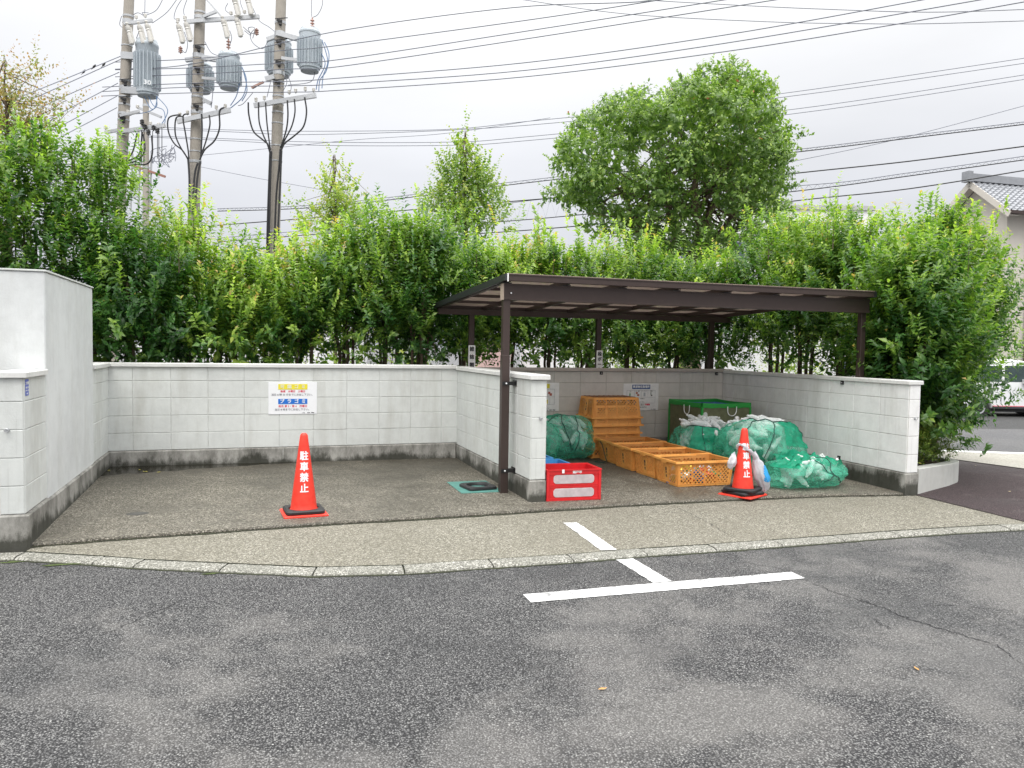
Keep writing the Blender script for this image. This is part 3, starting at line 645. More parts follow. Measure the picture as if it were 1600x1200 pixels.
# sticker on the pier
t = thing('sticker', 'small blue and white notice sticker on the near pier', 'sticker', (-.247, -3.34, .90))
MB().box(-.2475, -.2462, -3.404, -3.318, .848, .965).build('sticker_sheet', M['sticker'], t)
Ms = lambda z: Matrix.Translation((-.2458, -3.361, z)) @ Matrix.Rotation(R(90), 4, 'Z') @ Matrix.Rotation(R(90), 4, 'X')
text('ゴミ置場', .021, M['ink_white'], t, Ms(.936), .0012); text('収集日 以外', .014, M['ink_white'], t, Ms(.905), .0008); text('お断りします', .013, M['ink_white'], t, Ms(.884), .0006); text('自治会', .013, M['ink_white'], t, Ms(.862), .0006)
# ------------------------------------------------------------------ shelter
t = thing('carport_shelter', 'dark brown flat-roofed metal shelter over the right bay', 'shelter', (3.70, -2.29, P(3.7, -2.3)))
zr = lambda y: 1.945-.048*(y+2.40)          # underside plane of the roof sheet
def post(x, y, top, sleeve=None, h=.036):
    b = MB(); b.cbox(x-h, x+h, y-h, y+h, -.5, top, .004)
    if sleeve: b.cbox(x-h-.004, x+h+.004, y-h-.004, y+h+.004, -.5, sleeve, .004)
    return b.build('post', M['brown'], t)
post(3.70, -2.29, 1.735, 1.17)
post(8.202, -2.262, 1.735, None, .034); post(4.13, .5, 1.70); post(6.04, .5, 1.70); post(7.93, .5, 1.70)
b = MB(); b.box(3.662, 8.24, -2.335, -2.245, 1.725, 1.885); b.box(3.662, 8.24, -2.343, -2.336, 1.725, 1.75); b.box(3.662, 8.24, -2.343, -2.336, 1.868, 1.885); b.build('front_beam', M['brown'], t)
MB().box(3.655, 3.6615, -2.34, -2.24, 1.722, 1.888).build('beam_end_cap', M['brown_in'], t)
b = MB(); b.box(3.66, 8.24, .455, .545, 1.68, 1.755); b.build('rear_beam', M['brown'], t)
# gutter / front frame, rear frame, side frames
b = MB(); b.box(3.66, 8.21, -2.445, -2.40, 1.905, 1.968); b.box(3.66, 8.21, -2.452, -2.4455, 1.960, 1.972); b.box(3.66, 8.21, -2.40, -2.375, 1.905, 1.912); b.build('front_frame', M['brown'], t)
MB().box(3.66, 8.21, -2.451, -2.40, 1.9725, 1.977).build('front_trim', M['brown_in'], t)
b = MB(); b.box(3.64, 8.21, .60, .66, 1.765, 1.825); b.build('rear_frame', M['brown'], t)
for x, nm in ((3.645, 'side_frame'), (8.215, 'side_frame')):
    b = MB(); b.obox((x, -2.455, 1.938), (x, .665, 1.792), .03, .066); b.obox((x+(.006 if x < 5 else -.006), -2.45, 1.965), (x+(.006 if x < 5 else -.006), .66, 1.822), .032, .012); b.build(nm, M['dark_rail'], t)
b = MB(); b.box(3.655, 3.668, -2.462, -2.4525, 1.895, 1.975); b.build('corner_trim', M['white_dirty'], t)
for i, x in enumerate(np.linspace(3.69, 8.18, 8)):   # rafters
    b = MB(); b.obox((x, -2.40, zr(-2.40)-.022), (x, .62, zr(.62)-.022), .045, .05); b.build('rafter', M['brown'], t)
    b = MB(); b.box(x-.045, x+.045, -2.36, -2.22, 1.8855, zr(-2.3)-.047); b.build('rafter_bracket', M['blackplate'], t)
for y in (-1.55, -.85, -.15):                     # purlins
    b = MB()
    for xa, xb in zip(np.linspace(3.69, 8.18, 8), np.linspace(3.69, 8.18, 8)[1:]): b.obox((xa+.0235, y, zr(y)-.018), (xb-.0235, y, zr(y)-.018), .04, .034)
    b.build('purlin', M['brown'], t)
b = MB(); X = np.linspace(3.66, 8.20, 60); Y = [-2.398, -1.4, -.4, .598]
for y in Y: b.v += [(x, y, zr(y)+.008+.0015*math.sin(i*1.7)) for i, x in enumerate(X)]
b.f = [(j*60+i, j*60+i+1, (j+1)*60+i+1, (j+1)*60+i) for j in range(3) for i in range(59)]; b.m = [0]*len(b.f); b.build('roof_sheet', M['poly'], t)
for z in (.885, .0): # clamps to the divider wall
    b = MB(); b.box(3.66, 3.815, -2.34, -2.332, z-.018, z+.018); b.box(3.745, 3.80, -2.331, -2.29, z-.018, z+.018); b.box(3.80, 3.8065, -2.36, -2.24, z-.03, z+.03); c_ = b.build('wall_clamp', M['blackplate'], t)
    b = MB(); b.lathe([(.009, 0), (.009, .006), (.004, .009)], 8, Matrix.Translation((3.70, -2.341, z)) @ Matrix.Rotation(R(90), 4, 'X')); b.build('bolt', M['white'], c_)
b = MB(); b.lathe([(.008, 0), (.008, .006), (.004, .009)], 8, Matrix.Translation((3.735, -2.344, 1.79)) @ Matrix.Rotation(R(90), 4, 'X')); b.build('bolt', M['white'], t)
t2 = thing('sorting_sign', 'white tall board standing edge-on behind the front shelter post', 'sign', (3.752, -2.26, .9))
MB().cbox(3.7425, 3.752, -2.30, -2.17, .925, 1.17, .001).build('sign_board', M['white'], t2)
def vert_sign(x, y, z0, z1, chars, label, step):
    q = thing('sorting_sign', label, 'sign', (x, y, z0)); MB().cbox(x-.048, x+.048, y-.008, y, z0, z1, .001).build('sign_board', M['white_dirty'], q)
    for i, c_ in enumerate(chars): text(c_, .066, M['ink'], q, Matrix.Translation((x, y-.0095, z1-.055-step*i)) @ Matrix.Rotation(R(90), 4, 'X'), .0022)
vert_sign(4.13, .462, .955, 1.268, '雑誌類', 'white vertical sign reading magazines on the left rear post', .108)
vert_sign(6.045, .462, .93, 1.225, '段ボール', 'white vertical sign reading cardboard on the middle rear post', .075)
# ------------------------------------------------------------------ cones
def make_cone(label, loc, rz, weights, textang, group='red traffic cones'):
    t = thing('traffic_cone', label, 'traffic cone', loc, group, rz=rz); ORG[t.name] = None
    H = .70; hb = .185
    b = MB(); b.cbox(-hb, hb, -hb, hb, 0, .016, .006)
    prof = [(.150, .014), (.135, .022), (.125, .03), (.112, .05)]
    rr = lambda z: .112-(.112-.030)*(z-.05)/(H-.05)
    prof += [(rr(z), z) for z in np.linspace(.09, H-.02, 12)]+[(.027, H-.008), (.018, H), (.0, H)]
    b.lathe(prof, 40, cap=False); b.build('cone_body', M['red'], t, smooth=True)
    c, s_ = 1, 0
    def wt(z, ang, name='cone_weight'):
        b = MB(); n = 48; h = .165; prof2 = [(.118, z+.004, 0), (.118, z+.026, 0), (.126, z+.032, 0)]
        rings = []
        def sq(a, hh, rad=.03):
            x, y = math.cos(a), math.sin(a); q = hh/((abs(x)**9+abs(y)**9)**(1/9)); return (x*q, y*q)
        for hh, zz in ((h-.004, z), (h, z+.006), (h, z+.024), (h-.012, z+.034)): rings.append([(*sq(2*PI*i/n, hh), zz) for i in range(n)])
        for r_, zz in ((.132, z+.034), (.124, z+.026), (.121, z)): rings.append([(r_*math.cos(2*PI*i/n), r_*math.sin(2*PI*i/n), zz) for i in range(n)])
        for q in rings: b.v += q
        m_ = len(rings); b.f = [(a*n+i, a*n+(i+1) % n, ((a+1) % m_)*n+(i+1) % n, ((a+1) % m_)*n+i) for a in range(m_) for i in range(n)]; b.m = [0]*len(b.f)
        b.xf(lambda p: Matrix.Rotation(ang, 3, 'Z') @ p); return b.build(name, M['black'], t, smooth=True)
    for z, a in weights: wt(z, a)
    for i, ch in enumerate('駐車禁止'):
        zc2 = .505-.092*i
        def mp_(v): z = zc2+v.y; r_ = rr(z)+.0018+v.z; a = textang-PI/2+v.x/r_; return Vector((r_*math.cos(a), r_*math.sin(a), z))
        text(ch, .080, M['ink_white'], t, None, .0022, xs=.96, map_=mp_)
    return t, rr
make_cone('upright red traffic cone with one black weight, in front of the open left bay', (1.705, -2.80, P(1.7, -2.8)+.012), R(4), [(.018, 0)], R(-5))
c2p = Vector((6.135, -2.90, P(6.1, -2.9)+.012))
cone2, rr2 = make_cone('red traffic cone with two black weights and a plastic bag tied round it', c2p, R(27), [(.018, R(-13)), (.053, R(8))], R(-38))
# bag tied to the second cone
k = translucent('thin_white_film', (.80, .81, .85), .4, .93, rough=.3, lump=9, bump=.5); M['film'] = k.m
t = thing('plastic_bag', 'white translucent carrier bag with a blue patch tied round the right cone', 'plastic bag', tuple(c2p+Vector((.1, 0, .25))), None)
b = MB(); zt = .475; pts = []
for i in range(28):
    a = 2*PI*i/28; z = zt-.02*math.cos(a-R(20))-.035*math.sin(a*1+.4)*.6-.03*math.cos(a+R(17)); r_ = rr2(z)+.012; pts.append(c2p+Vector((r_*math.cos(a), r_*math.sin(a), z)))
b.tube(pts, [.012+.005*math.sin(i*2.3) for i in range(28)], 7, True)
pts = [c2p+Vector((math.cos(R(a))*(rr2(.47)+.016+q), math.sin(R(a))*(rr2(.47)+.016+q), z)) for a, z, q in [(250, .49, 0), (285, .478, .006), (310, .45, .012), (330, .42, .03), (345, .39, .05)]]
b.tube(pts, [.012, .014, .016, .02, .03], 8)
b.build('twisted_handle', M['film'], t, smooth=True)
def film_blob(cen, rx, ry, rz_, seed, lean=0, n=40, m=26, amp=.18):
    b = MB()
    for j in range(m+1):
        ph = PI*j/m
        for i in range(n):
            a = 2*PI*i/n; d = Vector((math.sin(ph)*math.cos(a), math.sin(ph)*math.sin(a), math.cos(ph)))
            q = 1+amp*noise.noise(d*2.1+Vector((seed, 0, 0)))+.10*noise.noise(Vector((a*3.2, ph*1.1, seed)))+.07*noise.noise(d*9+Vector((0, seed, 0)))+.07*math.sin(a*9+3*noise.noise(d*2))*max(0, math.cos(ph*.9))
            w_ = .30+.70*min(1, ph/PI*1.75) if ph < PI*.6 else 1
            b.v.append((cen.x+rx*d.x*q*w_+lean*d.z, cen.y+ry*d.y*q*w_, cen.z+rz_*d.z*q))
    b.f = [(j*n+i, j*n+(i+1) % n, (j+1)*n+(i+1) % n, (j+1)*n+i) for j in range(m) for i in range(n)]; b.m = [0]*len(b.f); return b
bb = film_blob(c2p+Vector((.185, -.03, .235)), .085, .075, .20, 3, lean=-.075); body = bb.build('pouch', M['film'], t, smooth=True)
bb = film_blob(c2p+Vector((-.115, .03, .36)), .045, .05, .085, 8, lean=.02); bb.build('side_fold', M['film'], t, smooth=True)
bb = film_blob(c2p+Vector((.190, -.034, .240)), .085, .0765, .20, 3, lean=-.075)
bb.f = [f for f in bb.f if (lambda c_: (c_-c2p).dot(rt) > .215 and .15 < c_.z-c2p.z < .32)(sum((Vector(bb.v[i]) for i in f), Vector())/4)]; bb.m = [0]*len(bb.f)
bb.build('blue_print', plain('film_blue', (.03, .33, .72), .35), t, smooth=True)
# spare mat and loose cone weight by the post
t = thing('rubber_mat', 'flat teal rubber mat on the bay floor beside the shelter post', 'mat', (3.48, -1.96, P(3.5, -2)))
b = MB(); zf = P(3.5, -2)+.014; b.box(3.27, 3.705, -2.27, -1.66, 0, .007); b.xf(lambda p: Vector((p.x, p.y, P(p.x, p.y)+.014+p.z))); b.build('mat_sheet', M['teal'], t)
t = thing('cone_weight', 'loose black square cone weight with a round hole lying on the teal mat', 'cone weight', (3.51, -2.03, zf+.008))
b = MB(); n = 48; rings = []
for hh, zz in ((.155, .0), (.16, .006), (.157, .024), (.145, .032)): rings.append([((lambda x, y: (x*hh/((abs(x)**9+abs(y)**9)**(1/9)), y*hh/((abs(x)**9+abs(y)**9)**(1/9)), zz))(math.cos(2*PI*i/n), math.sin(2*PI*i/n))) for i in range(n)])
for r_, zz in ((.122, .032), (.115, .024), (.113, 0)): rings.append([(r_*math.cos(2*PI*i/n), r_*math.sin(2*PI*i/n), zz) for i in range(n)])
for q in rings: b.v += q
m_ = len(rings); b.f = [(a*n+i, a*n+(i+1) % n, ((a+1) % m_)*n+(i+1) % n, ((a+1) % m_)*n+i) for a in range(m_) for i in range(n)]; b.m = [0]*len(b.f)
b.xf(lambda p: Matrix.Translation((3.51, -2.03, zf+.008)) @ (Matrix.Rotation(R(8), 3, 'Z') @ p)); b.build('weight_ring', M['black'], t, smooth=True)
# ------------------------------------------------------------------ orange crates
CW, CD, CH = .72, .50, .28
def lattice(b, fn, w_, h_, sp=.046, bw=.0078, th=.010):
    """diagonal bars clipped to a w_ x h_ opening; fn maps (u, v, depth) to crate space"""
    for sgn in (1, -1):
        c = -h_ if sgn > 0 else 0; end = w_ if sgn > 0 else w_+h_; c += sp*.5
        while c < end:
            pts = []                      # line v = sgn*(u-c)
            for u in (0, w_):
                v = sgn*(u-c)
                if 0 <= v <= h_: pts.append((u, v))
            for v in (0, h_):
                u = c+sgn*v
                if 0 < u < w_: pts.append((u, v))
            if len(pts) >= 2:
                a, e = Vector(pts[0]), Vector(pts[-1]) if len(pts) == 2 else Vector(max(pts, key=lambda q: (q[0]-pts[0][0])**2+(q[1]-pts[0][1])**2))
                d = e-a
                if d.length > .008:
                    d.normalize(); nn = Vector((-d.y, d.x))*bw/2; dz = .0004 if sgn > 0 else -.0004
                    q = [a+nn, a-nn, e-nn, e+nn]; vs = [fn(p.x, p.y, -th/2+dz) for p in q]+[fn(p.x, p.y, th/2+dz) for p in q]
                    b.add(vs, [(0, 1, 2, 3), (7, 6, 5, 4), (0, 4, 5, 1), (2, 6, 7, 3)])
            c += sp
def taper(p):
    k_ = p.z/CH; return Vector((p.x*(.92+.08*k_), p.y*(.89+.11*k_), p.z))
def crate_meshes():
    b = MB(); w2, d2 = CW/2, CD/2; z0, z1 = .028, CH-.045
    # bottom grid
    b.box(-w2+.004, w2-.004, -d2+.004, d2-.004, .004, .010)
    for x in np.linspace(-w2+.02, w2-.02, 9): b.box(x-.004, x+.004, -d2+.005, d2-.005, .0, .0038)
    for y in np.linspace(-d2+.02, d2-.02, 7): b.box(-w2+.006, w2-.006, y-.004, y+.004, -.004, -.0005)
    th = .005
    def side(L, org, U, N, n, label):
        org, U, N = Vector(org), Vector(U), Vector(N)
        fn = lambda u, v, d: org+U*u+N*d+Vector((0, 0, v))
        def bx(u0, u1, v0, v1, d0, d1):
            vs = [fn(u, v, d) for d in (d0, d1) for (u, v) in ((u0, v0), (u1, v0), (u1, v1), (u0, v1))]
            b.add(vs, [(0, 3, 2, 1), (4, 5, 6, 7), (0, 1, 5, 4), (1, 2, 6, 5), (2, 3, 7, 6), (3, 0, 4, 7)])
        bx(0, L, 0, z0, -th, 0); bx(0, L, z1, CH-.012, -th, 0); bx(.0, .045, z0, z1, -th, 0); bx(L-.045, L, z0, z1, -th, 0)
        for v in (z0, (z0+z1)/2, z1): pass
        if label: cells = [(.045, (L-.10)/2), ((L+.10)/2, L-.045)]; bx((L-.10)/2, (L+.10)/2, z0, z1, -th, .001)
        else:
            wd = (L-.09-(n-1)*.022)/n; cells = [(.045+i*(wd+.022), .045+i*(wd+.022)+wd) for i in range(n)]
            for i in range(n-1): u = cells[i][1]; bx(u, u+.022, z0, z1, -th, 0); bx(u+.008, u+.014, .004, z1+.03, .0004, .007)
        for (a, e) in cells: lattice(b, lambda u, v, d, a=a: fn(a+u, z0+v, -th/2+d), e-a, z1-z0)
        for u in (.02, L-.02): bx(u-.003, u+.003, .004, CH-.014, .0004, .006)
        bx(0, L, z0-.004, z0, .0004, .005)
    side(CW, (-w2, -d2, 0), (1, 0, 0), (0, -1, 0), 4, False); side(CW, (w2, d2, 0), (-1, 0, 0), (0, 1, 0), 4, False)
    side(CD, (-w2, d2, 0), (0, -1, 0), (-1, 0, 0), 2, True); side(CD, (w2, -d2, 0), (0, 1, 0), (1, 0, 0), 2, True)
    b.xf(taper)
    r = MB(); f = .016            # flared rim
    def ring(e, z): return [(-w2-e, -d2-e, z), (w2+e, -d2-e, z), (w2+e, d2+e, z), (-w2-e, d2+e, z)]
    q = [ring(-.006, CH-.014), ring(.001, CH-.016), ring(f, CH-.012), ring(f+.002, CH-.024), ring(f+.006, CH-.024), ring(f+.005, CH-.001), ring(.0, CH), ring(-.006, CH-.004)]
    for x in q: r.v += x
    r.f = [(a*4+i, a*4+(i+1) % 4, ((a+1) % 8)*4+(i+1) % 4, ((a+1) % 8)*4+i) for a in range(8) for i in range(4)]; r.m = [0]*len(r.f)
    for sx in (-1, 1):            # grip tabs on the short sides
        r.box(sx*(w2+.001), sx*(w2+.020), -.055, .055, CH-.043, CH-.0245) if sx > 0 else r.box(sx*(w2+.020), sx*(w2+.001), -.055, .055, CH-.043, CH-.0245)
    return b, r
cb, cr_ = crate_meshes()
crate0 = thing('orange_crate', 'x', 'crate', (0, 0, 0), 'orange plastic crates in the roofed bay'); ORG[crate0.name] = None
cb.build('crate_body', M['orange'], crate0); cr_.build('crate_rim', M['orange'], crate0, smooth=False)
for sx in (-1, 1):
    for i, ch in enumerate('瀬戸市'):
        text(ch, .036, M['ink'], crate0, None, .0012, map_=lambda v, i=i, sx=sx: taper(Vector((sx*(CW/2+.0022+v.z), -sx*0+ (v.x)*sx, .165-.04*i+v.y))))
def place_crate(loc, rz, label, flip=False, first=[True]):
    o = crate0 if first[0] else copy_tree(crate0); first[0] = False
    o.location = loc; o.rotation_euler = (PI if flip else 0, 0, rz); o['label'] = label; return o
# copies need their own flip about the crate's height
fz = lambda x, y: P(x, y)+.013
rowy = [-2.185, -1.675, -1.16, -.645]
rowlab = ['orange lattice crate full of cans and plastic, front of the row on the floor', 'second open orange crate from the front of the row on the floor', 'third open orange crate from the front of the row on the floor', 'rear open orange crate of the row, touching the upturned stack']
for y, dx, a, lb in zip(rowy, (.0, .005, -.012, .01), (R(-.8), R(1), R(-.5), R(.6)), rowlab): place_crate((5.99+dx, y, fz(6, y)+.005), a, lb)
stk = [('topmost upturned orange crate of the stack, its underside dark with dirt', .0), ('second upturned orange crate from the top of the stack', .105), ('third upturned orange crate from the top of the stack', .21), ('fourth upturned orange crate from the top of the stack', .315), ('fifth upturned orange crate from the top of the stack', .42), ('bottom upturned orange crate of the stack, rim down on the floor', .525)]
for i, (lb, dz) in enumerate(stk):
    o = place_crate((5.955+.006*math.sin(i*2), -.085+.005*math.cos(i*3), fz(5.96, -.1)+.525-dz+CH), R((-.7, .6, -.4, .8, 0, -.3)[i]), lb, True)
    if i == 0:
        b = MB(); ORG['d'] = None
        for (x0_, x1_, y0_, y1_) in ((-.30, .30, -.20, .20),): b.box(x0_, x1_, y0_, y1_, -.0052, -.0042)
        for x in np.linspace(-.29, .29, 9): b.box(x-.006, x+.006, -.20, .20, -.0085, -.0053)
        b.build('dirty_underside', M['orange_dirty'], o)
# ------------------------------------------------------------------ red folding crate, blue crates
def bar_frame(b, x0, x1, y0, y1, z0, z1, t_): pass
t = thing('folding_crate', 'red folding crate with milky side windows on the floor at the divider end', 'crate', (4.27, -2.62, fz(4.2, -2.6)), rz=R(-3.5)); ORG[t.name] = None
b = MB(); w2, d2, h = .268, .183, .305; th = .012
for (x0_, x1_, y0_, y1_) in ((-w2, w2, -d2, -d2+th), (-w2, w2, d2-th, d2), (-w2, -w2+th, -d2+th, d2-th), (w2-th, w2, -d2+th, d2-th)): b.box(x0_, x1_, y0_, y1_, .004, h-.002)
b.box(-w2+th, w2-th, -d2+th, d2-th, .006, .016)
e = .010
for z0_, z1_, ee in ((0, .022, .006), (.128, .142, .004), (.148, .160, .004), (.258, .30, .008), (.294, .307, .016)):
    for (x0_, x1_, y0_, y1_) in ((-w2-ee, w2+ee, -d2-ee, -d2), (-w2-ee, w2+ee, d2, d2+ee), (-w2-ee, -w2, -d2, d2), (w2, w2+ee, -d2, d2)): b.box(x0_, x1_, y0_, y1_, z0_, z1_)
for sx in (-1, 1):
    for sy in (-1, 1): b.cbox(sx*w2-.014+(-.0 if sx > 0 else .0), sx*w2+.014, sy*d2-.014, sy*d2+.014, .002, .292, .004)
b.build('crate_body', M['red_crate'], t)
k = translucent('milky_plastic', (.72, .70, .72), .35, 1, rough=.35, var=.12); M['milky'] = k.m
def rrect(cx, cz, w_, h_, r_, n=6):
    pts = []
    for sx, sz, a0 in ((1, 1, 0), (-1, 1, 90), (-1, -1, 180), (1, -1, 270)):
        for i in range(n+1): a = R(a0+90*i/n); pts.append((cx+sx*(w_/2-r_)+r_*math.cos(a), cz+sz*(h_/2-r_)+r_*math.sin(a)))
    return pts
for zc2 in (.077, .209):
    for face_, L_ in (('f', .42), ('l', .27), ('r', .27)):
        b = MB(); pr = rrect(0, zc2, L_, .086, .032); n = len(pr)
        def fm(u, z, d): return (u, -d2-d, z) if face_ == 'f' else ((-w2-d, u, z) if face_ == 'l' else (w2+d, u, z))
        b.v = [fm(u, z, .0) for u, z in pr]+[fm(u, z, .004) for u, z in pr]+[fm(u*.985, zc2+(z-zc2)*.94, .0055) for u, z in pr]
        b.f = [(i, (i+1) % n, n+(i+1) % n, n+i) for i in range(n)]+[(n+i, n+(i+1) % n, 2*n+(i+1) % n, 2*n+i) for i in range(n)]+[tuple(range(2*n, 3*n))]; b.m = [0]*len(b.f)
        b.build('window_panel', M['milky'], t)
text('瀬戸市', .032, M['ink_white'], t, Matrix.Translation((.03, -d2-.0095, .279)) @ Matrix.Rotation(R(90), 4, 'X'), .0014)
MB().box(-.13, -.105, -d2-.0185, -d2-.0165, .272, .3075).build('tape_strip', M['white'], t)
b = MB(); b.box(-w2-.0075, -w2-.0045, -.11, .05, .03, .25); b.build('side_label', plain('olive_label', (.30, .30, .05), .5), t)
b = MB(); b.box(-w2-.0078, -w2-.0076, -.115, .055, .235, .26); b.box(-w2-.0078, -w2-.0076, -.115, .055, .02, .045); b.build('label_border', M['white'], t)
def blue_crate(label, x0_, x1_, y0_, y1_, z_):
    q = thing('blue_crate', label, 'crate', ((x0_+x1_)/2, (y0_+y1_)/2, fz(x0_, y0_)), 'blue plastic crates'); b = MB(); zz = fz(x0_, y0_)
    for a in ((x0_, x1_, y0_, y0_+.006), (x0_, x1_, y1_-.006, y1_), (x0_, x0_+.006, y0_+.006, y1_-.006), (x1_-.006, x1_, y0_+.006, y1_-.006)): b.box(*a, zz, z_-.002)
    b.box(x0_+.006, x1_-.006, y0_+.006, y1_-.006, zz, zz+.01)
    b.build('crate_body', M['blue_plastic'], q); b = MB(); e = .018
    for a in ((x0_-e, x1_+e, y0_-e, y0_+.004), (x0_-e, x1_+e, y1_-.004, y1_+e), (x0_-e, x0_+.004, y0_+.0045, y1_-.0045), (x1_-.004, x1_+e, y0_+.0045, y1_-.0045)): b.box(*a, z_-.018, z_)
    b.build('crate_rim', M['blue_plastic'], q); return q
blue_crate('blue crate of green bottles just behind the red crate', 4.0, 4.46, -2.30, -1.90, .035)
blue_crate('blue crate farther back, mostly hidden by the divider wall', 3.99, 4.42, -1.80, -1.38, .04)
# ------------------------------------------------------------------ bottles, cans
k = NT('pet_plastic'); k.col((.93, .96, .96)).rough(.16); k.b.inputs['Specular IOR Level'].default_value = .7; tp = k.n('BsdfTransparent'); ms = k.n('MixShader'); ms.inputs[0].default_value = .62
k.bump(k.noise(45, det=3), .35, .006); lw = k.n('LayerWeight'); lw.inputs[0].default_value = .45; k.L(k.math('ADD', .42, k.math('MULTIPLY', lw.outputs['Facing'], .55)), ms.inputs[0]); k.L(tp.outputs[0], ms.inputs[1]); k.L(k.b.outputs[0], ms.inputs[2]); k.L(ms.outputs[0], k.out.inputs[0]); M['pet'] = k.m
M['cap'] = plain('white_cap', (.75, .76, .74), .4); M['alu'] = plain('aluminium', (.62, .63, .64), .3, .8, var=.08)
def bottle_mesh():
    pr = [(.002, .002), (.024, 0), (.031, .008)]
    for i in range(9): pr += [(.0325, .018+i*.013), (.0300, .0245+i*.013)]
    pr += [(.0325, .142), (.031, .155), (.022, .178), (.0125, .192), (.012, .198)]
    b = MB(); b.lathe(pr, 12); return b
bot0 = bottle_mesh().build('pet_bottle', M['pet'], None, smooth=True); cap_ = MB(); cap_.lathe([(.0145, .1985), (.0145, .213), (.012, .2145)], 10); capo = cap_.build('bottle_cap', M['cap'], bot0)
used = [False]
def bottle(p, rot, label, group, sc=1.0, mat=None):
    o = bot0 if not used[0] else copy_tree(bot0); used[0] = True
    o.location = p; o.rotation_euler = rot; o.scale = (sc, sc, sc); tag(o, label, 'bottle', group); return o
can_meshes = []
for i, c_ in enumerate([(.65, .66, .66), (.72, .55, .08), (.55, .06, .05), (.05, .16, .45), (.62, .60, .52), (.05, .28, .12)]):
    m_ = plain('can_paint', c_, .3, .5, var=.05, bump=0)
    b = MB(); b.lathe([(.024, .0), (.027, .003), (.033, .012), (.033, .108), (.027, .118)], 16, cap=False); a = b.build('can', m_, None, smooth=True)
    b = MB(); b.lathe([(.0, .113), (.024, .113), (.0265, .120), (.0275, .119), (.0272, .117)], 16, cap=False); b.lathe([(.0, .004), (.020, .004), (.0245, -.001), (.0255, .001)], 16, cap=False); e = b.build('can_end', M['alu'], a, smooth=True)
    can_meshes.append(a)
cused = [False]*6
def can(p, rot, label, group, k_=0, cat='can'):
    o = can_meshes[k_] if not cused[k_] else copy_tree(can_meshes[k_]); cused[k_] = True
    o.location = p; o.rotation_euler = rot; tag(o, label, cat, group); return o
rr = random.Random(11)
for i in range(38):                       # mixed cans in the front crate
    x = rr.uniform(5.76, 6.20); y = rr.uniform(-2.28, -2.08); z = fz(6, -2.2)+.045+rr.choice((0, .05, .10))+rr.uniform(0, .02)
    can((x, y, z), (R(rr.uniform(60, 120)), rr.uniform(-.4, .4), rr.uniform(0, 6.28)), 'small drink can lying in the front orange crate', 'cans in the front orange crate', i % 6)
# ------------------------------------------------------------------ green net bags
def netmat(name, alpha, base=(.012, .30, .19)):
    k = NT(name); n1 = k.noise(7, det=5, rough=.65, dist=.8); n2 = k.noise(22, det=4)
    c = k.ramp(n2, [(.3, tuple(x*.8 for x in base)), (.7, tuple(x*1.25 for x in base))]); k.col(c).rough(.55); k.bump(n1, .5, .012)
    t_ = k.n('BsdfTranslucent'); k.L(c, t_.inputs[0]); m1_ = k.n('MixShader'); m1_.inputs[0].default_value = .35; k.L(k.b.outputs[0], m1_.inputs[1]); k.L(t_.outputs[0], m1_.inputs[2])
    tp_ = k.n('BsdfTransparent'); m2_ = k.n('MixShader'); f = k.n('MapRange'); f.inputs[1].default_value = .42; f.inputs[2].default_value = .68; f.inputs[3].default_value = alpha; f.inputs[4].default_value = min(1, alpha+.36)
    k.L(n1, f.inputs[0]); k.L(f.outputs[0], m2_.inputs[0]); k.L(tp_.outputs[0], m2_.inputs[1]); k.L(m1_.outputs[0], m2_.inputs[2]); k.L(m2_.outputs[0], k.out.inputs[0]); return k.m
M['net'] = netmat('green_net', .30, (.13, .66, .45)); M['net_dense'] = netmat('green_net_folded', .74, (.015, .38, .22)); M['seam'] = plain('dark_green_tape', (.006, .055, .04), .6)
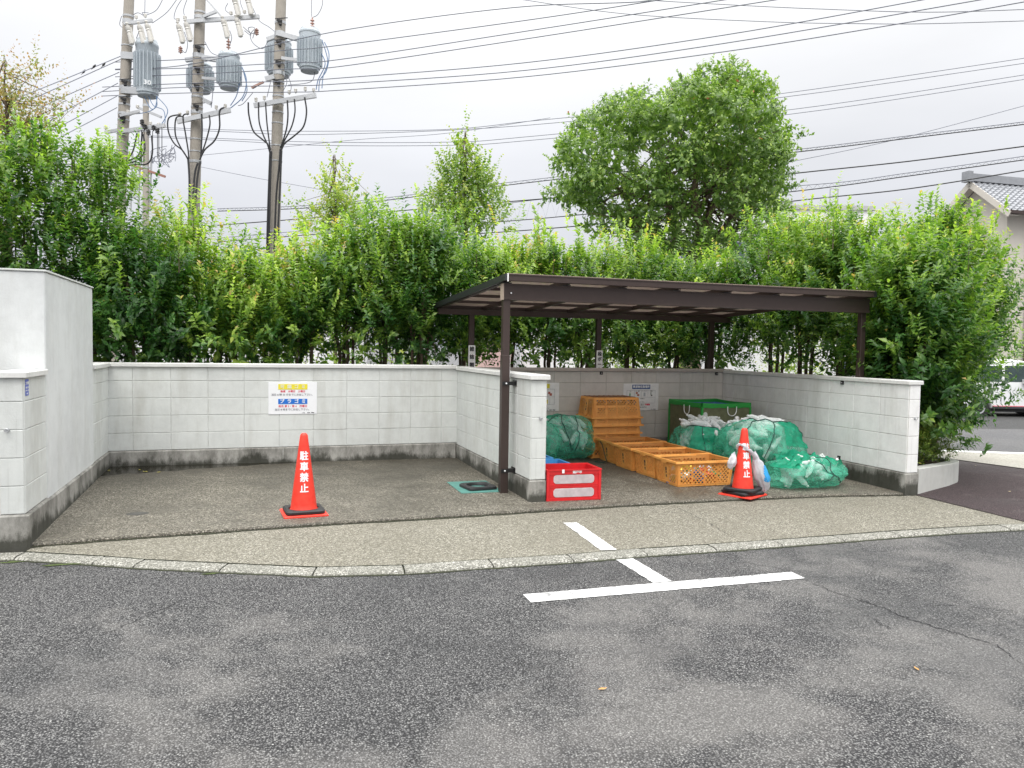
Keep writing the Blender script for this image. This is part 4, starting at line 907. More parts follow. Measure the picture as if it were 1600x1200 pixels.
def net_bag(label, cen, rx, ry, rz_, seed, open_=0, seams=((.4,), (2.0,)), rot=0, tilt=(0, 0), mat='net', contents=26, fold=True, bl='clear plastic bottle inside the net bag', bgrp='bottles', pw=2.6, amp=.16):
    g0 = fz(cen[0], cen[1]); t = thing('net_bag', label, 'net bag', (cen[0], cen[1], g0), 'green net bags of bottles')
    C_ = Vector((cen[0], cen[1], g0+rz_*.86)); tl = Matrix.Rotation(tilt[0], 3, 'X') @ Matrix.Rotation(tilt[1], 3, 'Y'); rz3 = Matrix.Rotation(rot, 3, 'Z')
    def pt(a, ph, k_=1.0):
        d = Vector((math.sin(ph)*math.cos(a), math.sin(ph)*math.sin(a), math.cos(ph)))
        e = (abs(d.x)**pw+abs(d.y)**pw+abs(d.z)**pw)**(-1/pw); q = e*(1+amp*noise.noise(d*1.7+Vector((seed, seed*.3, 0)))+.09*noise.noise(d*4.2+Vector((0, seed, 0)))+.035*noise.noise(d*10+Vector((seed, 0, 0))))
        gk = max(0, 1-ph/.5); q *= 1-.0*gk
        v = rz3 @ (tl @ Vector((d.x*q*rx, d.y*q*ry, d.z*q*rz_)))*k_; v = C_+v; v.z = max(v.z, g0+.004+.01*(math.sin(a*7)+1)*.5) ; return v
    n, m = 64, 36; b = MB(); p0 = open_
    for j in range(m+1):
        for i in range(n): b.v.append(tuple(pt(2*PI*i/n, p0+(PI-p0)*j/m)))
    b.f = [(j*n+i, j*n+(i+1) % n, (j+1)*n+(i+1) % n, (j+1)*n+i) for j in range(m) for i in range(n)]; b.m = [0]*len(b.f)
    b.build('net_cloth', M[mat], t, smooth=True)
    if open_: 
        b = MB(); b.tube([pt(2*PI*i/40, open_, 1.012) for i in range(40)], .007, 6, True); b.build('drawstring', M['seam'], t, smooth=True)
    for s_ in seams:
        a0 = s_[0]; tw = s_[1] if len(s_) > 1 else .3; b = MB(); b.tube([pt(a0+tw*(j/24), p0+(PI*.62-p0)*j/24, 1.01) for j in range(25)], .006, 5); b.build('seam', M['seam'], t, smooth=True)
    if fold:
        b = MB(); fr = random.Random(seed); a0 = fr.uniform(0, 6)
        for j in range(9):
            for i in range(9): a = a0+i*.14; ph = max(open_, .15)+j*.11; q = pt(a, ph, 1.015+.02*noise.noise(Vector((i*.5, j*.4, seed)))); b.v.append(tuple(q))
        b.f = [(j*9+i, j*9+i+1, (j+1)*9+i+1, (j+1)*9+i) for j in range(8) for i in range(8)]; b.m = [0]*64; b.build('net_fold', M['net_dense'], t, smooth=True)
    br = random.Random(seed+5); k_ = 0
    while k_ < contents:
        a = br.uniform(0, 2*PI); ph = br.uniform(.1, 1.9); q = pt(a, ph, br.uniform(.50, .80))
        if q.z < g0+.04: q.z = g0+.04+br.uniform(0, .04)
        dirv = (q-C_).normalized(); tang = dirv.cross(Vector((br.gauss(0, 1), br.gauss(0, 1), br.gauss(0, 1)))).normalized()
        M4 = tang.to_track_quat('Z', 'Y').to_euler(); bottle(q-tang*.09, M4, bl, bgrp); k_ += 1
    return t, pt, g0
net_bag('full green net bag of bottles against the back wall beside the divider', (5.20, -.22), .42, .36, .30, 3, 0, ((4.2, .5), (5.2, -.4), (3.4, .2)), contents=64, bl='clear bottle inside the net bag beside the divider wall', bgrp='bottles in the net bag beside the divider wall', amp=.22)
net_bag('second green net bag tucked behind the divider wall end', (4.72, -.42), .34, .33, .27, 9, 0, ((4.2, .5),), contents=16, bl='clear bottle inside the net bag half hidden by the divider', bgrp='bottles in the half hidden net bag')
_, ptm, gm = net_bag('open green net bag brimming with clear bottles in front of the green mesh box', (6.93, -1.02), .47, .40, .31, 5, .78, ((4.0, .2), (5.4, -.5), (4.75, .5)), contents=40, bl='clear bottle inside the open net bag before the mesh box', bgrp='bottles in the open net bag', pw=2.4)
_, ptb, gb = net_bag('largest green net bag of bottles, behind the right cone', (7.22, -1.72), .52, .45, .355, 6, .58, ((4.55, -.3), (3.9, -.2), (5.5, .3)), tilt=(R(-6), R(8)), contents=74, bl='clear bottle inside the largest net bag', bgrp='bottles in the largest net bag', pw=2.5, amp=.12)
net_bag('flattened green net bag slumped on the floor at the front right', (7.18, -2.60), .49, .30, .165, 12, 0, ((4.2, .9), (5.3, -.6)), contents=30, rot=R(8), bl='clear bottle inside the slumped front net bag', bgrp='bottles in the slumped net bag', amp=.25)
# loose folded net on the slumped bag
t = thing('net_cloth', 'crumpled green net folded over between the two right-hand bags', 'net', (7.1, -2.35, .05))
for (cx_, cy_, cz_, a, s_, sd_) in [(7.0, -2.66, .04, .25, .24, 3), (7.28, -2.30, .06, -.4, .25, 8), (7.38, -2.62, .035, .1, .2, 12)]:
    b = MB()
    for j in range(17):
        for i in range(21):
            u, v = i/20-.5, j/16-.5; x, y = u*s_*1.9, v*s_*1.2; z = .05*noise.noise(Vector((u*5, v*5, sd_)))*1.8+.07*math.cos(u*3)*math.cos(v*2.5)-.04; b.v.append((cx_+x*math.cos(a)-y*math.sin(a), cy_+x*math.sin(a)+y*math.cos(a), cz_+z))
    b.f = [(j*21+i, j*21+i+1, (j+1)*21+i+1, (j+1)*21+i) for j in range(16) for i in range(20)]; b.m = [0]*len(b.f); b.build('net_fold', M['net_dense'], t, smooth=True)
# heaps showing in the open mouths
rr = random.Random(3)
for i in range(46):
    a = rr.uniform(0, 2*PI); q = math.sqrt(rr.random()); p = Vector((6.93+.30*q*math.cos(a), -1.03+.24*q*math.sin(a), gm+.47+.11*(1-q*q)+rr.uniform(-.02, .025)))
    bottle(p, (R(rr.uniform(65, 115)), rr.uniform(-.3, .3), rr.uniform(0, 6.28)), 'clear plastic bottle heaped in the mouth of the open net bag', 'clear bottles heaped in the mouth of the open net bag', .95)
for i in range(34):
    a = rr.uniform(0, 2*PI); q = math.sqrt(rr.random()); p = Vector((7.30+.25*q*math.cos(a), -1.66+.2*q*math.sin(a), gb+.56+.08*(1-q*q)+rr.uniform(-.02, .02)))
    bottle(p, (R(rr.uniform(70, 110)), rr.uniform(-.3, .3), rr.uniform(0, 6.28)), 'clear plastic bottle heaped on top of the largest net bag', 'clear bottles heaped on the largest net bag', 1.0)
# cans piled right of the open bag
for i in range(22):
    a = rr.uniform(0, 2*PI); q = math.sqrt(rr.random()); p = Vector((7.36+.22*q*math.cos(a), -1.12+.16*q*math.sin(a), gm+.46+.10*(1-q*q)+rr.uniform(-.02, .03)))
    can(p, (R(rr.uniform(55, 125)), rr.uniform(-.5, .5), rr.uniform(-.9, .9)), 'drink can on the pile between the two largest net bags', 'cans piled between the two largest net bags', (0, 4, 0, 1, 0, 4)[i % 6])
net_bag('small green net bag holding cans between the two largest bags', (7.38, -1.12), .30, .26, .27, 15, .8, (), contents=0, fold=False, bl='x', bgrp='x', mat='net_dense')
# dark cord on the floor by the crates
t = MB(); t.tube([(5.50, -.62, fz(5.5, -.6)+.005), (5.56, -.75, fz(5.5, -.6)+.004), (5.63, -.70, fz(5.5, -.6)+.02), (5.62, -.58, .0), (5.60, -.55, .04)], .006, 6); tag(t.build('cord', M['seam']), 'dark cord lying on the floor between net bag and crates', 'cord')
# ------------------------------------------------------------------ green mesh box
t = thing('mesh_box', 'tall green-framed mesh collection box in the back corner of the roofed bay', 'mesh box', (7.25, -.45, fz(7.2, -.4)))
x0, x1, y0, y1, z0, z1 = 6.93, 7.68, -.86, -.03, fz(7.2, -.4), .553; M['green'] = plain('green_canvas', (.02, .30, .045), .6, var=.12, bump=.2)
b = MB(); q = .013
for (x, y) in ((x0, y0), (x1, y0), (x0, y1), (x1, y1)): b.box(x-q, x+q, y-q, y+q, z0, z1-.06)
for z in (z0+.02,): 
    for (a, c, d, e) in ((x0, x1, y0-q*.8, y0+q*.8), (x0, x1, y1-q*.8, y1+q*.8), (x0-q*.8, x0+q*.8, y0, y1), (x1-q*.8, x1+q*.8, y0, y1)): b.box(a, c, d, e, z-.015, z+.015)
b.build('frame', M['green'], t); b = MB()
n = 30
def sag(u): return .012*math.sin(u*PI)
for (A, B_) in (((x0, y0), (x1, y0)), ((x1, y0), (x1, y1)), ((x1, y1), (x0, y1)), ((x0, y1), (x0, y0))):
    A, B_ = Vector(A), Vector(B_); nn = Vector(((B_-A).y, -(B_-A).x)).normalized()*.016; k0 = len(b.v)
    for i in range(n+1):
        u = i/n; p = A.lerp(B_, u)
        for s_, zz in ((1, z1-.068+.004*math.sin(u*23)), (1.1, z1-.03), (1, z1-sag(u)), (-.6, z1-sag(u)), (-.6, z1-.06)): b.v.append((p.x+nn.x*s_, p.y+nn.y*s_, zz))
    for i in range(n):
        for j in range(4): b.f.append((k0+5*i+j, k0+5*i+5+j, k0+5*i+6+j, k0+5*i+1+j)); b.m.append(0)
b.build('top_band', M['green'], t, smooth=True)
k = translucent('olive_mesh', (.30, .31, .18), .4, .72, rough=.7, var=.15); M['olive'] = k.m
for (a, c, d, e) in ((x0+.013, x1-.013, y0-.001, y0+.001), (x0+.013, x1-.013, y1-.001, y1+.001), (x0-.001, x0+.001, y0+.013, y1-.013), (x1-.001, x1+.001, y0+.013, y1-.013)): MB().box(a, c, d, e, z0+.03, z1-.06).build('mesh_panel', M['olive'], t)
b = MB(); b.v = [(x, y, z1-.045+.012*noise.noise(Vector((x*8, y*8, 1)))) for y in np.linspace(y0+.05, y1-.02, 9) for x in np.linspace(x0+.03, x1-.03, 9)]; b.f = [(j*9+i, j*9+i+1, (j+1)*9+i+1, (j+1)*9+i) for j in range(8) for i in range(8)]; b.m = [0]*64
M['tarp'] = plain('blue_tarp', (.015, .10, .38), .5, var=.3, nsc=12); b.build('blue_lining', M['tarp'], t, smooth=True)
for (px_, py_, ax) in ((x0-.017, -.52, 'l'), (7.38, y0-.017, 'f')):
    b = MB(); pts = []
    for i in range(13):
        a = PI*i/12; u = .07*math.cos(a); zz = z1-.075-.10*math.sin(a)**.7 if 0 < i < 12 else z1-.05
        pts.append((px_-.006, py_+u, zz) if ax == 'l' else (px_+u, py_-.006, zz))
    b.tube(pts, .006, 6); b.build('rope_handle', M['white_dirty'], t, smooth=True)
# fallen leaves
def fallen(i, x, y, d, label, c, s_=.035, rz=0):
    m_ = bpy.data.materials.get('dry_leaf_%s' % c) or plain('dry_leaf_%s' % c, {'tan': (.50, .27, .09), 'yellow': (.52, .46, .10), 'pale': (.6, .5, .3)}[c], .7)
    b = MB(); L = [(-1, 0, .1), (-.5, .32, .18), (.1, .42, .22), (.6, .25, .15), (1.1, 0, .3), (.6, -.25, .12), (.1, -.4, .16), (-.5, -.3, .2), (0, 0, .02)]
    b.v = [(p[0]*s_, p[1]*s_, p[2]*s_) for p in L]; b.f = [(j, (j+1) % 8, 8) for j in range(8)]; b.m = [0]*8
    b.xf(lambda p: Matrix.Rotation(rz, 3, 'Z') @ p); b.xf(lambda p: p+Vector((x, y, (T(x, y) if x > 8.14 else P(x, y))+d)))
    tag(b.build('fallen_leaf', m_), label, 'leaf', 'fallen leaves')
for i, (px, py, d, lb, c, s_) in enumerate([(941, 1079, -.028, 'tan dead leaf on the asphalt in the lower middle of the road', 'tan', .022), (1432, 1047, -.028, 'tan dead leaf on the asphalt at the lower right', 'tan', .02),
     (227, 738, .014, 'small yellow leaf in the puddle by the left back corner', 'yellow', .03), (248, 739, .014, 'small yellow leaf at the right end of the puddle', 'yellow', .03), (218, 735, .014, 'small yellow leaf in the puddle touching the back wall base', 'yellow', .022), (170, 736, .014, 'small yellow leaf in the left corner of the bay', 'yellow', .02)]):
    x, y = gpx(px, py, d); fallen(i, x, y, d+.006, lb, c, s_, i*1.3)
for i, (px, py, lb) in enumerate([(1441, 773, 'tiny pale leaf on the dark path at the planter foot'), (1454, 771, 'second tiny pale leaf along the planter foot'), (1524, 736, 'tiny pale leaf on the dark path near its crest'), (1577, 781, 'tiny pale leaf on the dark path at the right edge')]):
    x, y = gpx(px, py, -.09); fallen(i, x, y, .004, lb, 'pale', .02, i*2.1)
# ------------------------------------------------------------------ foliage
def unit(a): return a/np.maximum(np.linalg.norm(a, axis=-1, keepdims=True), 1e-9)
def leaf_mesh(name, p, d, nrm, L, Wd, tone, mat, parent, droop=.25, curl=.12):
    """five-vertex leaves: base, two sides, middle, tip"""
    d = unit(d); nrm = unit(nrm-d*(nrm*d).sum(1, keepdims=True)); s = np.cross(d, nrm); n = len(p); L = L[:, None]; Wd = Wd[:, None]
    v = np.empty((n, 5, 3)); v[:, 0] = p; mid = p+d*L*.52+nrm*L*.02; v[:, 2] = mid
    v[:, 1] = p+d*L*.45+s*Wd*.5+nrm*L*curl; v[:, 3] = p+d*L*.45-s*Wd*.5+nrm*L*curl; v[:, 4] = p+d*L-nrm*L*droop
    if parent is not None: v -= np.array(ORG[parent.name])
    me = bpy.data.meshes.new(name); me.vertices.add(n*5); me.vertices.foreach_set('co', v.reshape(-1).astype(np.float32))
    f = np.array([[0, 2, 1], [1, 2, 4], [0, 3, 2], [2, 3, 4]]); idx = (np.arange(n)[:, None, None]*5+f[None]).reshape(-1)
    me.loops.add(len(idx)); me.loops.foreach_set('vertex_index', idx.astype(np.int32)); nf = n*4
    me.polygons.add(nf); me.polygons.foreach_set('loop_start', np.arange(0, nf*3, 3, dtype=np.int32)); me.polygons.foreach_set('loop_total', np.full(nf, 3, dtype=np.int32))
    at_ = me.attributes.new('tone', 'FLOAT', 'POINT'); at_.data.foreach_set('value', np.repeat(np.clip(tone, 0, 1), 5).astype(np.float32))
    me.materials.append(mat); me.update(calc_edges=True); return link(name, me, parent)
def shoots(rng, base, dirs, Ls, pair, leafL, wr, young=.5, red=.0, topz=None, tonebase=.32, spread=.85, pairs_jit=.25, alt=False, tonevar=.12):
    """leaves set along each shoot; returns arrays"""
    S_ = len(base); K = int(max(Ls)/pair)+1; s = (np.arange(K)+.5)*pair
    S3 = np.repeat(np.arange(S_), K); ss = np.tile(s, S_); keep = ss < Ls[S3]; S3 = S3[keep]; ss = ss[keep]; frac = ss/Ls[S3]
    d = unit(dirs)[S3]; bend = rng.normal(0, .12, (S_, 3))[S3]; pos = base[S3]+d*ss[:, None]+bend*(ss**2)[:, None]
    out = []
    k = np.round(ss/pair).astype(int)
    e1 = unit(np.cross(d, np.array([.2, .3, .95]))+1e-4); e2 = np.cross(d, e1)
    ph = (k % 2)*(PI/2)+rng.uniform(0, 6.28, S_)[S3]+rng.normal(0, pairs_jit, len(ss))
    shoot_t = rng.normal(0, tonevar, S_)[S3]
    for sd_ in ((0,) if alt else (0, PI)):
        a = ph+sd_+rng.normal(0, .25, len(ss)); side = e1*np.cos(a)[:, None]+e2*np.sin(a)[:, None]
        up_ = .45+.5*frac; ld = side*spread+d*up_[:, None]+rng.normal(0, .16, (len(ss), 3)); ld[:, 2] -= .12*(1-frac)
        nn = d+rng.normal(0, .25, (len(ss), 3)); nn[:, 2] += .35
        sz = leafL*(1-.45*frac**3)*rng.uniform(.62, 1.22, len(ss))*rng.uniform(.78, 1.18, S_)[S3]; t = tonebase+shoot_t+rng.normal(0, .08, len(ss))+young*np.clip((frac-.62)/.38, 0, 1)
        t = np.where((frac > .88) & (rng.random(len(ss)) < red), 1.0, np.minimum(t, .94)); out.append((pos, ld, nn, sz, sz*wr, t))
    return [np.concatenate(x) for x in zip(*out)]
def limb(b, pts, r0_, r1_, n=6, jit=.03, rr=random):
    P_ = [Vector(pts[0])]
    for a, c in zip(pts, pts[1:]):
        a, c = Vector(a), Vector(c)
        for i in range(1, 5): q = a.lerp(c, i/4); P_.append(q+Vector((rr.gauss(0, jit), rr.gauss(0, jit), 0))*(1 if i < 4 else .5))
    N_ = len(P_); b.tube(P_, [r0_+(r1_-r0_)*(i/(N_-1))**.8 for i in range(N_)], n)
def shrub(label, x, y, z0, z1, rx, ry, n, seed, tone=.30, young=.5, leaders=10, bottom=.9, leafL=.096, thin=.0, ground=-.1, stems=4, lead_len=.40, red=.04, trunkr=.035, lean=0, group='hedge shrubs behind the walls', name='hedge_shrub', holes=.0):
    rng = np.random.default_rng(seed); rr = random.Random(seed); t = thing(name, label, 'shrub', (x, y, ground), group)
    H = z1-z0
    nc = int(26+n/22); ct = rng.random(nc)**.9; ang = rng.uniform(0, 2*PI, nc)
    prof = lambda q: np.sin(PI*np.clip(.10+.80*q, 0, 1)**(.85))**.55*(1-.62*np.clip((q-.6)/.4, 0, 1)**1.3)
    rad = np.sqrt(rng.uniform(.12, 1, nc)); C_ = np.stack([x+lean*ct+rx*prof(ct)*rad*np.cos(ang), y+ry*prof(ct)*rad*np.sin(ang), z0+H*(.02+.86*ct)], 1)
    cr = rng.uniform(.14, .30, nc); ci = rng.integers(0, nc, n); base = C_[ci]+rng.normal(0, 1, (n, 3))*cr[ci][:, None]*np.array([1, 1, .85])
    cen = np.array([x, y, z0+H*.35]); outw = unit((base-cen)*np.array([1, 1, .3])); dirs = np.array([0, 0, 1.0])+outw*rng.uniform(.15, 1.1, (n, 1))+rng.normal(0, .22, (n, 3))
    low = np.clip(1-(base[:, 2]-z0)/(.35*H), 0, 1); dirs[:, 2] -= .9*low*rng.random(n)
    Ls = rng.uniform(.16, .38, n)
    hz = (base[:, 2]-z0)/H
    A = shoots(rng, base, dirs, Ls, .042, leafL, .50, young*.38, red*.2, tonebase=tone)
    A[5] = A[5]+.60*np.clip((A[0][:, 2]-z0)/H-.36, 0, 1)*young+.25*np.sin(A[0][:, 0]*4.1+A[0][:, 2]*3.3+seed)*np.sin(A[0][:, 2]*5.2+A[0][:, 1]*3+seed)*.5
    # long upright leaders making the spiky top
    lb = np.stack([x+lean+rng.normal(0, rx*.48, leaders), y+rng.normal(0, ry*.45, leaders), z1-rng.uniform(.25, .75, leaders)*lead_len*1.6], 1)
    B = shoots(rng, lb, np.array([0, 0, 1.0])+rng.normal(0, .10, (leaders, 3)), rng.uniform(.5, 1.1, leaders)*lead_len, .034, leafL*.86, .46, young, red, tonebase=tone+.22)
    leaves = [np.concatenate(q) for q in zip(A, B)]
    q = leaves[0]; X_, Y_, Z_ = q[:, 0], q[:, 1], q[:, 2]
    bad = (X_ > -.6) & (X_ < 4.1) & (Y_ < .32) & (Z_ < 1.06)                    # nothing grows through the walls
    bad |= (X_ > 3.7) & (X_ < 8.24) & (Y_ < .55) & (Z_ < 1.04) & (Y_ > -3.3)
    bad |= (X_ > 3.55) & (X_ < 8.33) & (Y_ < .75) & (Y_ > -2.55) & (Z_ > 1.60) & (Z_ < 2.03)
    bad |= (X_ > 3.55) & (X_ < 8.16) & (Y_ < .50) & (Z_ < 1.8)
    bad |= (X_ < 8.2) & (Y_ < -2.35) & (Z_ < 1.12) | (X_ < 8.0) & (Y_ < -2.4) | (Y_ < -3.3)
    bad |= (X_ < -.1) & (Y_ < -.85)
    leaves = [q_[~bad] for q_ in leaves]
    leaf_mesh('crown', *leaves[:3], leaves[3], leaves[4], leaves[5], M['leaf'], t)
    b = MB(); top = []
    for i in range(stems):
        a = 2*PI*i/stems+rr.uniform(-.5, .5); q = rr.uniform(.02, .10); r2 = rr.uniform(.25, .6)
        p0 = (x+q*math.cos(a), y+q*math.sin(a), ground-.1); p1 = (x+rx*r2*.5*math.cos(a), y+ry*r2*.5*math.sin(a), z0+H*.15); p2 = (x+rx*r2*math.cos(a), y+ry*r2*math.sin(a), z0+H*.62)
        limb(b, [p0, p1, p2], trunkr*rr.uniform(.7, 1.15), .012, 7, .018, rr)
        for j in range(3):
            s_ = Vector(p1).lerp(Vector(p2), rr.uniform(0, .7)); c_ = C_[rr.randrange(nc)]; limb(b, [s_, (s_+Vector(c_))/2+Vector((0, 0, .05)), c_], .014, .005, 5, .01, rr)
    for i in range(leaders): b.tube([lb[i]-np.array([0, 0, .15]), lb[i]+np.array([0, 0, lead_len*.5])], [.006, .003], 4)
    b.build('trunk', M['bark'], t, smooth=True); return t
# row behind the back walls: (label, x, y, z0, z1, rx, ry, shoots, tone, young, leaders)
row = [
 ('dark tall hedge shrub behind the tall rendered wall, at the left edge', -2.15, .75, 1.3, 3.85, .75, .7, 700, .30, .4, 12),
 ('tall hedge shrub rising right of the tall rendered wall top', -1.25, 1.15, 1.0, 3.75, .70, .7, 760, .33, .45, 14),
 ('tall upright hedge shrub left of the first utility pole', -.52, 1.25, .95, 3.72, .55, .6, 720, .30, .4, 12),
 ('broad dark leafy shrub spilling over the left back corner', -.05, .80, .98, 2.55, .62, .55, 620, .22, .25, 6),
 ('yellow-green hedge shrub in front of the second utility pole', .50, 1.35, .98, 2.90, .48, .55, 600, .42, .6, 12),
 ('light green hedge shrub between the second and third utility poles', .98, 1.25, .98, 2.36, .42, .55, 480, .52, .6, 10),
 ('slim hedge shrub at the foot of the third utility pole', 1.42, 1.3, 1.0, 2.34, .36, .5, 380, .34, .6, 9),
 ('hedge shrub above the rubbish sign', 1.95, 1.25, 1.15, 2.58, .44, .55, 520, .50, .6, 10),
 ('hedge shrub with bare stems right above the first traffic cone', 2.52, 1.35, 1.32, 2.62, .46, .55, 520, .36, .55, 10),
 ('rounded dark hedge shrub left of the shelter roof', 3.10, 1.1, 1.15, 2.98, .52, .6, 760, .30, .5, 10),
 ('big dark hedge shrub touching the left corner of the shelter roof', 3.50, .85, .98, 2.95, .42, .52, 720, .27, .35, 9),
 ('hedge shrub just behind the left rear shelter post', 4.35, 1.65, 1.12, 2.72, .52, .5, 640, .36, .55, 9),
 ('pale upright hedge shrub above the middle of the shelter roof', 5.05, 1.7, 1.2, 2.78, .48, .5, 560, .42, .6, 14),
 ('sparse shrub of long straight shoots behind the shelter roof', 5.75, 1.7, 1.15, 2.80, .45, .5, 470, .40, .45, 26),
 ('thin straight-shooted shrub left of the big round tree trunk', 6.35, 1.7, 1.15, 2.80, .45, .5, 500, .38, .5, 18),
 ('hedge shrub with a tall central spike in front of the big round tree', 7.15, 1.6, 1.12, 3.0, .50, .5, 640, .36, .55, 9),
 ('hedge shrub behind the shelter under the right side of the big tree', 7.95, 1.6, 1.12, 2.62, .48, .5, 620, .30, .5, 8),
 ('dark hedge shrub behind the inner right corner of the bays', 8.65, 1.5, 1.12, 2.66, .50, .5, 640, .30, .5, 9)]
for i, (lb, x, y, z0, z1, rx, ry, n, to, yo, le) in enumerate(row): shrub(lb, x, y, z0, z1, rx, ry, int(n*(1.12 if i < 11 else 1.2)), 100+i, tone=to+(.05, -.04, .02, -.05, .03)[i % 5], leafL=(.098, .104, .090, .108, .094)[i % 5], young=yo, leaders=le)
rowr = [
 ('hedge shrub over the right end of the shelter roof, farthest of the side row', 9.3, .75, 1.3, 3.35, .60, .6, 760, .32, .55, 14),
 ('tall hedge shrub beside the right wall, second of the side row', 9.05, -.25, 1.35, 3.20, .50, .6, 760, .34, .6, 16),
 ('orange-tipped hedge shrub behind the right wall, third of the side row', 9.15, -.95, 1.25, 3.12, .52, .55, 820, .36, .65, 18),
 ('large glossy shrub hanging over the right wall end down to the planter', 8.86, -2.38, .42, 2.55, .58, .62, 1500, .27, .5, 12),
 ('broad leafy shrub at the right end of the hedge beside the pale house', 10.32, -1.35, .75, 3.12, .78, .70, 1700, .34, .6, 16),
 ('low leafy shrub leaning over the planter curve in front of the white car', 9.32, -2.0, .50, 1.8, .48, .50, 1000, .30, .5, 4)]
for i, (lb, x, y, z0, z1, rx, ry, n, to, yo, le) in enumerate(rowr): shrub(lb, x, y, z0, z1, rx, ry, int(n*1.15), 200+i, tone=to, young=yo, leaders=le, leafL=(.096, .090, .100, .106, .098, .092)[i], red=.12, trunkr=.042, stems=4)
# low azalea cover in the planter
rng = np.random.default_rng(5); n = 2300; t = thing('azalea_bush', 'low yellow-green azalea bush filling the curved planter', 'bush', (9.0, -2.4, -.09))
q = rng.random(n); lx = rng.uniform(8.22, 9.5, n); ly = rng.uniform(-2.95, -1.5, n); ok = (ly > -3.1+(lx-8.2)*.42); lx, ly = lx[ok], ly[ok]; n = len(lx)
lz = -.07+rng.random(n)**.6*(.46+.10*np.sin(lx*5)*np.cos(ly*4)); base = np.stack([lx, ly, lz], 1)
A = shoots(rng, base, np.array([0, -.25, .8])+rng.normal(0, .5, (n, 3)), rng.uniform(.06, .13, n), .016, .034, .5, .35, .03, tonebase=.55)
leaf_mesh('crown', *A[:3], A[3], A[4], A[5], M['leaf_cover'], t); b = MB()
for i in range(40): p = base[rng.integers(0, n)]; b.tube([(8.9, -2.35, -.1), (8.9*.4+p[0]*.6, -2.35*.4+p[1]*.6, -.06), tuple(p)], [.012, .008, .004], 4)
b.build('trunk', M['bark'], t)
# ------------------------------------------------------------------ background trees
LS = [1.0]
def clump_tree(label, name, blobs, trunk, limbs, n, leafL, mat, seed, tone=.35, young=.35, pair=.07, shootL=(.25, .5), wr=.5, upness=.35, parent_z=-.9, alt=True, droop=.3, red=0, rsurf=.55, group=None, cat='tree', ctr=None):
    rng = np.random.default_rng(seed); rr = random.Random(seed); t = thing(name, label, cat, (trunk[0][0], trunk[0][1], parent_z), group)
    B_ = np.array(blobs); vol = B_[:, 3]*B_[:, 4]*B_[:, 5]; pick = rng.choice(len(B_), n, p=vol**.75/(vol**.75).sum()); bb = B_[pick]
    d = unit(rng.normal(0, 1, (n, 3))); r_ = rng.uniform(rsurf, 1, n)**.7; base = bb[:, :3]+d*r_[:, None]*bb[:, 3:6]
    low = d[:, 2] < -.35; keep = ~(low & (rng.random(n) < .55)); base, d = base[keep], d[keep]; m_ = len(base)
    dirs = d*np.array([1, 1, .7])+np.array([0, 0, upness])+rng.normal(0, .3, (m_, 3))
    A = shoots(rng, base, dirs, rng.uniform(*shootL, m_), pair, leafL, wr, young, red, tonebase=tone, alt=alt, spread=.9, pairs_jit=1.0, tonevar=.10)
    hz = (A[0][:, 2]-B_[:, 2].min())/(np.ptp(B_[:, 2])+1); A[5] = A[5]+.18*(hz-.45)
    leaf_mesh('crown', *A[:3], A[3], A[4], A[5], M[mat], t, droop=droop); b = MB()
    limb(b, trunk[:-1], trunk[-1][0], trunk[-1][1], 9, .05*LS[0], rr)
    for s_, e_, ra, rb_ in limbs: limb(b, [s_, ((s_[0]+e_[0])/2, (s_[1]+e_[1])/2, (s_[2]+e_[2])/2-.15), e_], ra, rb_, 7, .06, rr)
    for q_ in B_[rng.permutation(len(B_))[:min(60, len(B_))]]:
        k_ = rr.choice(limbs) if limbs else (trunk[0], trunk[1], .05, .02); s_ = Vector(k_[0]).lerp(Vector(k_[1]), rr.uniform(.3, 1)); limb(b, [s_, (s_+Vector(q_[:3]))/2, q_[:3]], .03*LS[0], .008*LS[0], 5, .05*LS[0], rr)
    b.build('trunk', M['bark'], t, smooth=True); return t
# big round evergreen, about 20 m away
ZT = 19.5
def T3(px, py, dz=0): p = at(px, py, ZT+dz); return (p.x, p.y, p.z)
mpp = ZT/F_PX
bl = []; rr = random.Random(77)
outline = [(880, 262, 26), (905, 232, 30), (925, 285, 38), (885, 305, 22), (935, 205, 34), (975, 175, 32), (1005, 160, 26), (965, 235, 44), (1000, 290, 44), (945, 330, 26), (1020, 215, 46), (1055, 175, 34), (1075, 160, 32), (1100, 165, 36), (1115, 138, 26), (1150, 122, 20), (1165, 140, 26), (1190, 150, 26), (1140, 175, 44), (1185, 195, 38), (1205, 225, 32), (1222, 255, 22), (1170, 245, 44), (1110, 235, 48), (1060, 265, 44), (1120, 290, 36), (1180, 290, 34), (1215, 290, 22), (1195, 325, 26), (1150, 330, 30), (1050, 320, 34), (1010, 345, 28), (975, 350, 22), (1175, 355, 18), (1135, 365, 18), (905, 325, 16), (1080, 385, 26), (1120, 395, 24), (1040, 395, 24), (1000, 380, 22), (1160, 385, 20), (1085, 345, 30), (1200, 350, 18), (940, 360, 14), (920, 300, 30), (1220, 215, 16), (1035, 365, 22)]
for (px, py, rp) in outline:
    for k_ in range(3):
        q = T3(px+rr.gauss(0, 7), py+rr.gauss(0, 7), (-1.1, 0, 1.1)[k_]*(.6+rp/50)+rr.gauss(0, .25)); r_ = rp*mpp*rr.uniform(.50, .82); bl.append((*q, r_, r_, r_*.8))
tb = T3(1085, 470); tb = (tb[0], tb[1], -.9)
